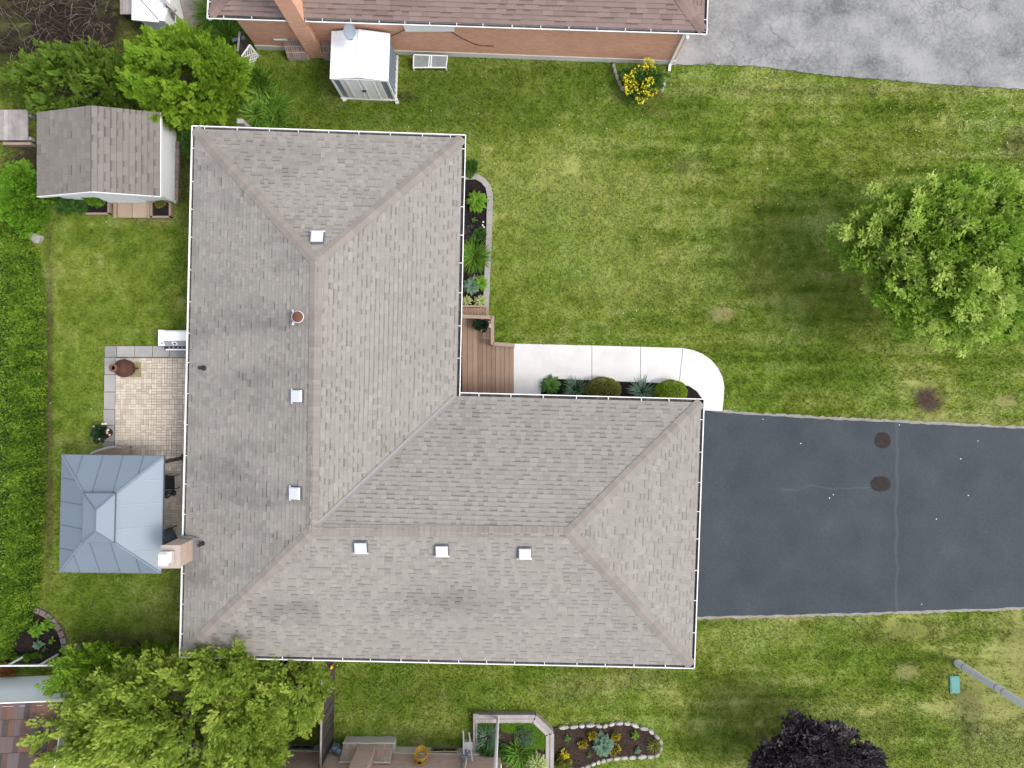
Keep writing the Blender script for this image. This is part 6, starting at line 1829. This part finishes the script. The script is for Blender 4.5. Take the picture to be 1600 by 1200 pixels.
ph = thing('pink_brick_house', 'pink brick house wall with grey foundation along the bottom edge', 'house', (-8, -18, 0))
py_ = G(0, 1166)[1]
phx0, phx1 = -16.0, -0.42
yat = lambda x: py_ - (x + 7.0) * 0.021
mb = MB(); mb.prism([(phx0, yat(phx0)), (phx1, yat(phx1)), (phx1, -22), (phx0, -22)], 0.42, 2.6); obj('wall', mb, M_pink, ph)
mb = MB(); mb.prism([(phx0 - .03, yat(phx0) + .035), (phx1 + .03, yat(phx1) + .035), (phx1 + .03, -22), (phx0 - .03, -22)], -0.05, 0.42); obj('foundation', mb, M_found, ph)
pe0, pe1 = Vector((phx0 - 0.5, yat(phx0) + 0.28)), Vector((phx1 + 0.5, yat(phx1) + 0.28))
rf = [roof_face(pe0, pe1, pe0 + Vector((4.5, -4.6)), pe1 + Vector((-4.5, -4.6)), ZE, ZR, e=0.3, wmin=0.5, wmax=0.9, seed=51)]
lay_roof(ph, rf, M_brown_shingle, M_brown_shingle, ZE, limit=0)
# fireplace base and stack
bx0, bx1 = G(541, 0)[0], G(619, 0)[0]
bf = -13.52
mb = MB(); mb.box(((bx0 + bx1) / 2, bf - 0.2, 0.20), (bx1 - bx0 + 0.02, 0.42, 0.50)); obj('chimney_footing', mb, M_found, ph)
mb = MB(); mb.box((-5.43, bf - 0.29, 2.6), (0.66, 0.54, 5.2)); pc = obj('chimney', mb, M_pink, ph)
ME_pk = rowlock_mesh('pink_rowlock_brick', mat('pink_face_brick', [(0.34, 0.24, 0.19), (0.43, 0.32, 0.26), (0.5, 0.38, 0.32)], rnd=0.8, n2=(18, 0.3)))
shoulder(pc, bx0 + .02, -5.77, bf - 0.02, 0.46, bf - 0.36, 1.18, ME_pk)
shoulder(pc, -5.09, bx1 - .02, bf - 0.02, 0.46, bf - 0.36, 1.18, ME_pk)
mb = MB(); mb.bar((bx0 - .03, bf - 0.01, 0.47), (bx1 + .03, bf - 0.01, 0.47), 0.05, 0.05); mb.bar((bx0, bf - 0.33, 1.22), (-5.77, bf - 0.33, 1.22), 0.06, 0.06); mb.bar((-5.09, bf - 0.33, 1.22), (bx1, bf - 0.33, 1.22), 0.06, 0.06); obj('ledge', mb, M_found, pc)
# basement windows in the foundation
for (pxa, pxb) in [(455, 488), (675, 713)]:
    xa, xb = (pxa - 800) * 26.75 / F, (pxb - 800) * 26.75 / F
    window(ph, ((xa + xb) / 2, yat((xa + xb) / 2) + 0.045, 0.22), xb - xa, 0.38, (0, 1, 0), M_lead)
mb = MB()
xs_ = (742 - 800) * 26 / F
mb.bar((xs_ - .5, yat(xs_) + 0.25, 0.1), (xs_ + 0.1, yat(xs_) + 0.25, 0.1), 0.3, 0.3); obj('step', mb, M_found, ph)

# yellow hose coil on the wall
hc = thing('garden_hose', 'coiled yellow garden hose hanging on the pink brick wall', 'hose', (P(658, 1183, 0.9).x, yat(-3.4) + 0.12, 0.6))
hx, hz = P(658, 1180, 0.8).x, 0.85
for kk in range(6):
    mb = MB(); pth_ = []
    rr = 0.17 + 0.012 * kk
    for j in range(25):
        th = 2 * math.pi * j / 24
        pth_.append((hx + rr * math.cos(th) * (1 + .02 * kk), yat(hx) + 0.07 + 0.045 * (kk % 5) + 0.25 * max(0, -math.sin(th)) * 0.6, hz + 0.34 * rr / .21 * math.sin(th) + 0.02 * kk))
    mb.tube(pth_, 0.016, 5); obj('coil', mb, M_yellow, hc)
mb = MB(); mb.tube([(hx - .1, yat(hx) + .12, 0.4), (hx + .3, yat(hx) + .12, 0.5), (hx + .8, yat(hx) + .1, 0.42), (hx + 1.35, yat(hx) + .08, 0.4)], 0.016, 5); obj('hose_end', mb, M_yellow, hc)
mb = MB(); mb.box((hx, yat(hx) + .06, hz + .35), (0.1, 0.12, 0.06)); obj('holder', mb, M_black, hc)
# gas meter
c = P(525, 1170, 0.5)
gm = thing('gas_meter', 'blue-grey gas meter and pipework on the pink brick wall by the fence', 'gas meter', (c.x, c.y, 0))
gy_ = yat(c.x)
mb = MB(); mb.box((c.x, gy_ + .22, 0.5), (0.26, 0.2, 0.3)); obj('body', mb, M_blueplastic, gm)
mb = MB(); mb.lathe([(0.1, 0), (0.1, .03), (.02, .05)], (c.x, gy_ + .22, 0.65), 12); obj('dial', mb, M_dish, gm)
mb = MB(); mb.tube([(c.x - .16, gy_ + .24, 0), (c.x - .16, gy_ + .24, 0.72), (c.x - .05, gy_ + .22, 0.75)], 0.025, 7); mb.tube([(c.x + .15, gy_ + .22, 0.7), (c.x + .18, gy_ + .12, 0.85), (c.x + .8, gy_ + .06, 0.85)], 0.022, 7); mb.lathe([(.11, 0), (.12, .04), (.03, .1)], (c.x + .14, gy_ + .2, .72), 12); obj('pipework', mb, M_blueplastic, gm)
# service pipes near the right corner of that wall
c = P(727, 1172, 0.5)
sp2 = thing('service_pipes', 'grey service box and pipes on the pink wall left of the raised planter', 'utility box', (c.x, c.y, 0))
gy_ = yat(c.x)
mb = MB(); mb.box((c.x, gy_ + .12, 0.75), (0.22, 0.16, 0.3)); obj('box', mb, M_dish, sp2)
for dx, zz in [(-.08, 1.6), (.07, 1.9)]:
    mb = MB(); mb.tube([(c.x + dx, gy_ + .12, 0), (c.x + dx, gy_ + .12, zz)], 0.03, 7); obj('pipe', mb, M_white if dx > 0 else M_blueplastic, sp2)
mb = MB(); mb.bar((c.x + .12, gy_ + .7, 0.1), (c.x + .3, gy_ + .08, 1.0), 0.05, 0.03); mb.bar((c.x - .1, gy_ + .75, 0.1), (c.x - .02, gy_ + .08, .9), 0.05, 0.03); obj('stake', mb, M_ventwhite, sp2)

# ------------------------------------------------------------------ pole and utility cover on the lawn
c = Vector((*G(1496, 1036), 0))
lp = thing('lamp_pole', 'tall grey concrete pole rising from the lawn in the lower right', 'pole', tuple(c))
mb = MB(); mb.tube([c, c + Vector((0, 0, 0.3)), c + Vector((0, 0, 7.5))], [0.15, 0.14, 0.10], 16); obj('shaft', mb, M_pole, lp, smooth=True)
mb = MB()
for z in (0.42, 2.2, 2.55): mb.lathe([(0.135 - z * .005, 0), (0.146 - z * .005, 0.005), (0.146 - z * .005, 0.03), (0.135 - z * .005, .035)], (c.x, c.y, z), 16)
obj('band', mb, M_lead, lp)
mb = MB(); mb.tube([c + Vector((0, 0, 7.4)), c + Vector((0.5, 0, 7.8)), c + Vector((1.2, 0, 7.9))], 0.04, 8); obj('lamp_arm', mb, M_pole, lp)
mb = MB(); mb.box(c + Vector((1.5, 0, 7.88)), (0.6, 0.25, 0.14)); obj('lamp_head', mb, M_dish, lp)
c = P(1491, 1069)
uc = thing('utility_cover', 'small teal rectangular utility cover set in the lawn below the pole', 'utility cover', (c.x, c.y, 0))
mb = MB(); mb.box((c.x, c.y, 0.01), (0.36, 0.66, 0.06), 0.04); obj('frame', mb, M_teal, uc)
mb = MB(); mb.box((c.x, c.y, 0.045), (0.29, 0.59, 0.012), 0.04); obj('lid', mb, M_teal, uc)

# ------------------------------------------------------------------ top left: white roof, grey boards, lattice
tl = thing('white_roofed_shed', 'white flat-roofed shed cut by the top edge behind the rounded cedar', 'shed', (*G(235, 0), 0))
p = [P(206, 31, 1.1), P(247, 35, 1.1), P(257, 5, 1.1), P(240, -60, 1.1), P(208, -60, 1.1)]
mb = MB(); mb.prism([(q_.x, q_.y) for q_ in p], 1.05, 1.12); obj('roof', mb, M_shedroof, tl)
mb = MB(); mb.prism([(q_.x * 0.985, q_.y + 0.08) for q_ in p], 0, 1.05); obj('wall', mb, M_shedwhite, tl)
mb = MB(); mb.tube([P(218, -2, 1.15), P(233, 14, 1.15), P(247, 30, 1.15)], 0.012, 5); obj('cable', mb, M_black, tl)
gb = thing('grey_board_fence', 'grey weathered board panel left of the white flat roof at the top edge', 'fence', (*G(196, 8), 0))
for kk in range(4):
    a, b = P(187.5 + kk * 4.8, 22, 0.6), P(191.8 + kk * 4.8, -30, 0.6)
    mb = MB(); mb.prism([(a.x, a.y), (b.x, a.y), (b.x, b.y), (a.x, b.y)], 0.56, 0.6); obj('board', mb, M_oldwood, gb)
mb = MB(); a, b = P(188, 20, 0.5), P(206, -30, 0.5); mb.prism([(a.x, a.y), (b.x, a.y), (b.x, b.y), (a.x, b.y)], 0, 0.55); obj('body', mb, M_darkwood, gb)
ww = thing('timber_frame', 'leaning weathered timber frame right of the white flat roof', 'timbers', (*G(265, 18), 0))
for (a, b) in [((250, -5, 1.3), (274, 17, 1.3)), ((258, 10, 1.0), (262, 32, 0.6)), ((270, 17, 1.1), (271, 32, 0.4))]:
    mb = MB(); mb.bar(P(*a), P(*b), 0.12, 0.1); obj('timber', mb, M_oldwood, ww)
for q_ in [(262, 12), (271, 20)]:
    c = P(*q_, 0.6); mb = MB(); mb.box((c.x, c.y, 0.55), (0.1, 0.1, 1.1)); obj('post', mb, M_oldwood, ww)
lt = thing('lattice_panel', 'white diagonal lattice panel near the left end of the orange brick wall', 'lattice', (*G(397, 92), 0))
a0, a1 = Vector((*G(392, 105), 0)), Vector((*G(404, 88), 0))
dd = (a1 - a0).normalized(); hl = (a1 - a0).length; hh = 0.9
for kk in range(-4, 6):
    for s in (-1, 1):
        t0 = kk * 0.16
        pA, pB = t0, t0 + s * hh
        lo, hi = 0.0, 1.0
        p_, q_ = a0 + dd * max(0, min(hl, pA)), a0 + dd * max(0, min(hl, pB))
        za = hh * (max(0, min(hl, pA)) - pA) / (pB - pA); zb = hh * (max(0, min(hl, pB)) - pA) / (pB - pA)
        if abs(zb - za) < 0.05: continue
        mb = MB(); mb.bar(p_ + up_ * za, q_ + up_ * zb, 0.035, 0.012 + 0.002 * s, up=dd.cross(up_)); obj('slat', mb, M_white, lt)
for p_, q_ in [(a0, a0 + up_ * hh), (a1, a1 + up_ * hh), (a0 + up_ * hh, a1 + up_ * hh)]:
    mb = MB(); mb.bar(p_, q_, 0.05, 0.04, up=dd.cross(up_)); obj('frame', mb, M_white, lt)
bs = thing('low_gate', 'small dark board gate with pale top rail beside the white lattice', 'gate', (*G(385, 85), 0))
b0, b1_ = Vector((*G(386, 98), 0)), Vector((*G(389, 68), 0))
for kk in range(5):
    c = b0.lerp(b1_, (kk + .5) / 5); mb = MB(); mb.box((c.x, c.y, 0.45), (0.03, 0.135, 0.9)); obj('board', mb, M_darkwood, bs)
mb = MB(); mb.bar(b0 + up_ * .92, b1_ + up_ * .92, 0.06, 0.04); obj('top_rail', mb, M_oldwood, bs)
mb = MB(); mb.bar(P(364, 64, 0.6), P(382, 58, 0.75), 0.11, 0.09)
tag(obj('drain_pipe', mb, M_blueplastic, org=tuple(P(372, 62, 0))), 'short pale blue drain pipe end at the left wall corner of the brick house', 'pipe')
# grey post cap at the eave of the bungalow
c = P(375, 190, 1.8); mb = MB(); mb.box((c.x, c.y + .02, 0.9), (0.22, 0.16, 1.8))
tag(obj('fence_post', mb, M_oldwood, org=(c.x, c.y, 0)), 'short grey fence post between the daylilies and the bungalow gutter', 'post')

# ------------------------------------------------------------------ grass blades and clover over the lawn
no_grass = [polyG([(px, py + (-5 if py < 800 else 5)) for px, py in DRIVE]), nd_poly, pat_poly, polyG(bedA_px), polyG(bedB_px), polyG(bedC_px), polyG(bedD_px), [(p[0], p[1]) for p in wall_poly],
            [(p.x, p.y) for p in wall_n], polyG([(739, 1110), (838, 1110), (866, 1138), (866, 1230), (739, 1230)]),
            polyG([(800, 537), (1066, 544), (1097, 553), (1121, 575), (1131, 603), (1128, 642), (800, 642)]), polyG([(720, 480), (772, 492), (772, 540), (805, 540), (805, 640), (720, 640)]),
            [(-16.9, 6.9), (-12.85, 6.9), (-12.85, 9.8), (-16.9, 9.8)], [(-6.5, 10.85), (-4.4, 10.8), (-4.4, 12.6), (-6.5, 12.6)],
            [(-16, -13.75), (-0.4, -13.9), (-0.4, -22), (-16, -22)], [(-23, -11.1), (-15.6, -11.1), (-15.6, -18), (-23, -18)],
            polyG([(134, 311), (272, 314), (272, 343), (134, 338)]), polyG([(-20, 330), (66, 380), (74, 520), (71, 800), (62, 940), (30, 985), (-20, 990)]), [(-11.3, 1.3), (-11.3, 1.31), (-11.2, 1.31), (-11.2, 1.3)]]
def lawn_points(n, seed):
    r = np.random.default_rng(seed)
    p = np.stack([r.uniform(-22.8, 22.8, n), r.uniform(-17.8, 17.8, n)], -1)
    keep = np.ones(n, bool)
    for pl in no_grass: keep &= ~inpoly(p, pl)
    return p[keep], r
p, r = lawn_points(780000, 5)
n = len(p)
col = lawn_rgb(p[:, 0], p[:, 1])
dirt = col[:, 1] < col[:, 0] * 1.12
keep = ~(dirt & (r.random(n) < 0.8))
p, col = p[keep], col[keep]; n = len(p)
th = r.random(n) * 6.283
ln = r.uniform(0.045, 0.10, n) * (0.8 + 0.5 * fbm(p[:, 0], p[:, 1], 0.6, 55))
w = r.uniform(0.010, 0.018, n)
lean = r.uniform(0.3, 1.4, n)
base = np.stack([p[:, 0], p[:, 1], np.full(n, -0.015)], -1)
side = np.stack([-np.sin(th), np.cos(th), np.zeros(n)], -1) * w[:, None]
tip = base + np.stack([np.cos(th) * np.sin(lean), np.sin(th) * np.sin(lean), np.cos(lean) + 0.35], -1) * ln[:, None]
V = np.stack([base - side, base + side, tip], 1).reshape(-1, 3)
T = np.arange(3 * n).reshape(-1, 3)
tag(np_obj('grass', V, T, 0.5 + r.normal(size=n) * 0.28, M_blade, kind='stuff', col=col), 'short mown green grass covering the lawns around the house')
# clover heads, thicker towards the upper right
p, r = lawn_points(20000, 9)
dens = np.clip(0.10 + 0.5 * np.clip((p[:, 0] - 2) / 16, 0, 1) * np.clip((p[:, 1] - 2) / 6, 0, 1) + 0.12 * (p[:, 0] > 0) * (p[:, 1] > 0), 0, 1) * np.clip((fbm(p[:, 0], p[:, 1], 2.2, 77) - 0.35) * 3, 0, 1.2)
gxx, gyy = G(1570, 215); dens += 0.55 * np.exp(-(((p[:, 0] - gxx) / 1.6) ** 2 + ((p[:, 1] - gyy) / 2.2) ** 2))
p = p[r.random(len(p)) < dens]
P3 = np.concatenate([p, np.full((len(p), 1), 0.06)], 1)
V, T, t = scatter(*KITE, P3, np.concatenate([r.normal(size=(len(p), 2)), np.full((len(p), 1), 0.1)], 1), np.tile(np.array((0, 0, 1.0)), (len(p), 1)), 0.045 * r.uniform(.5, 1.3, len(p)), r.random(len(p)))
tag(np_obj('clover_flowers', V, T, t, M_petal_w, kind='stuff'), 'tiny white clover heads dotted over the front lawn')
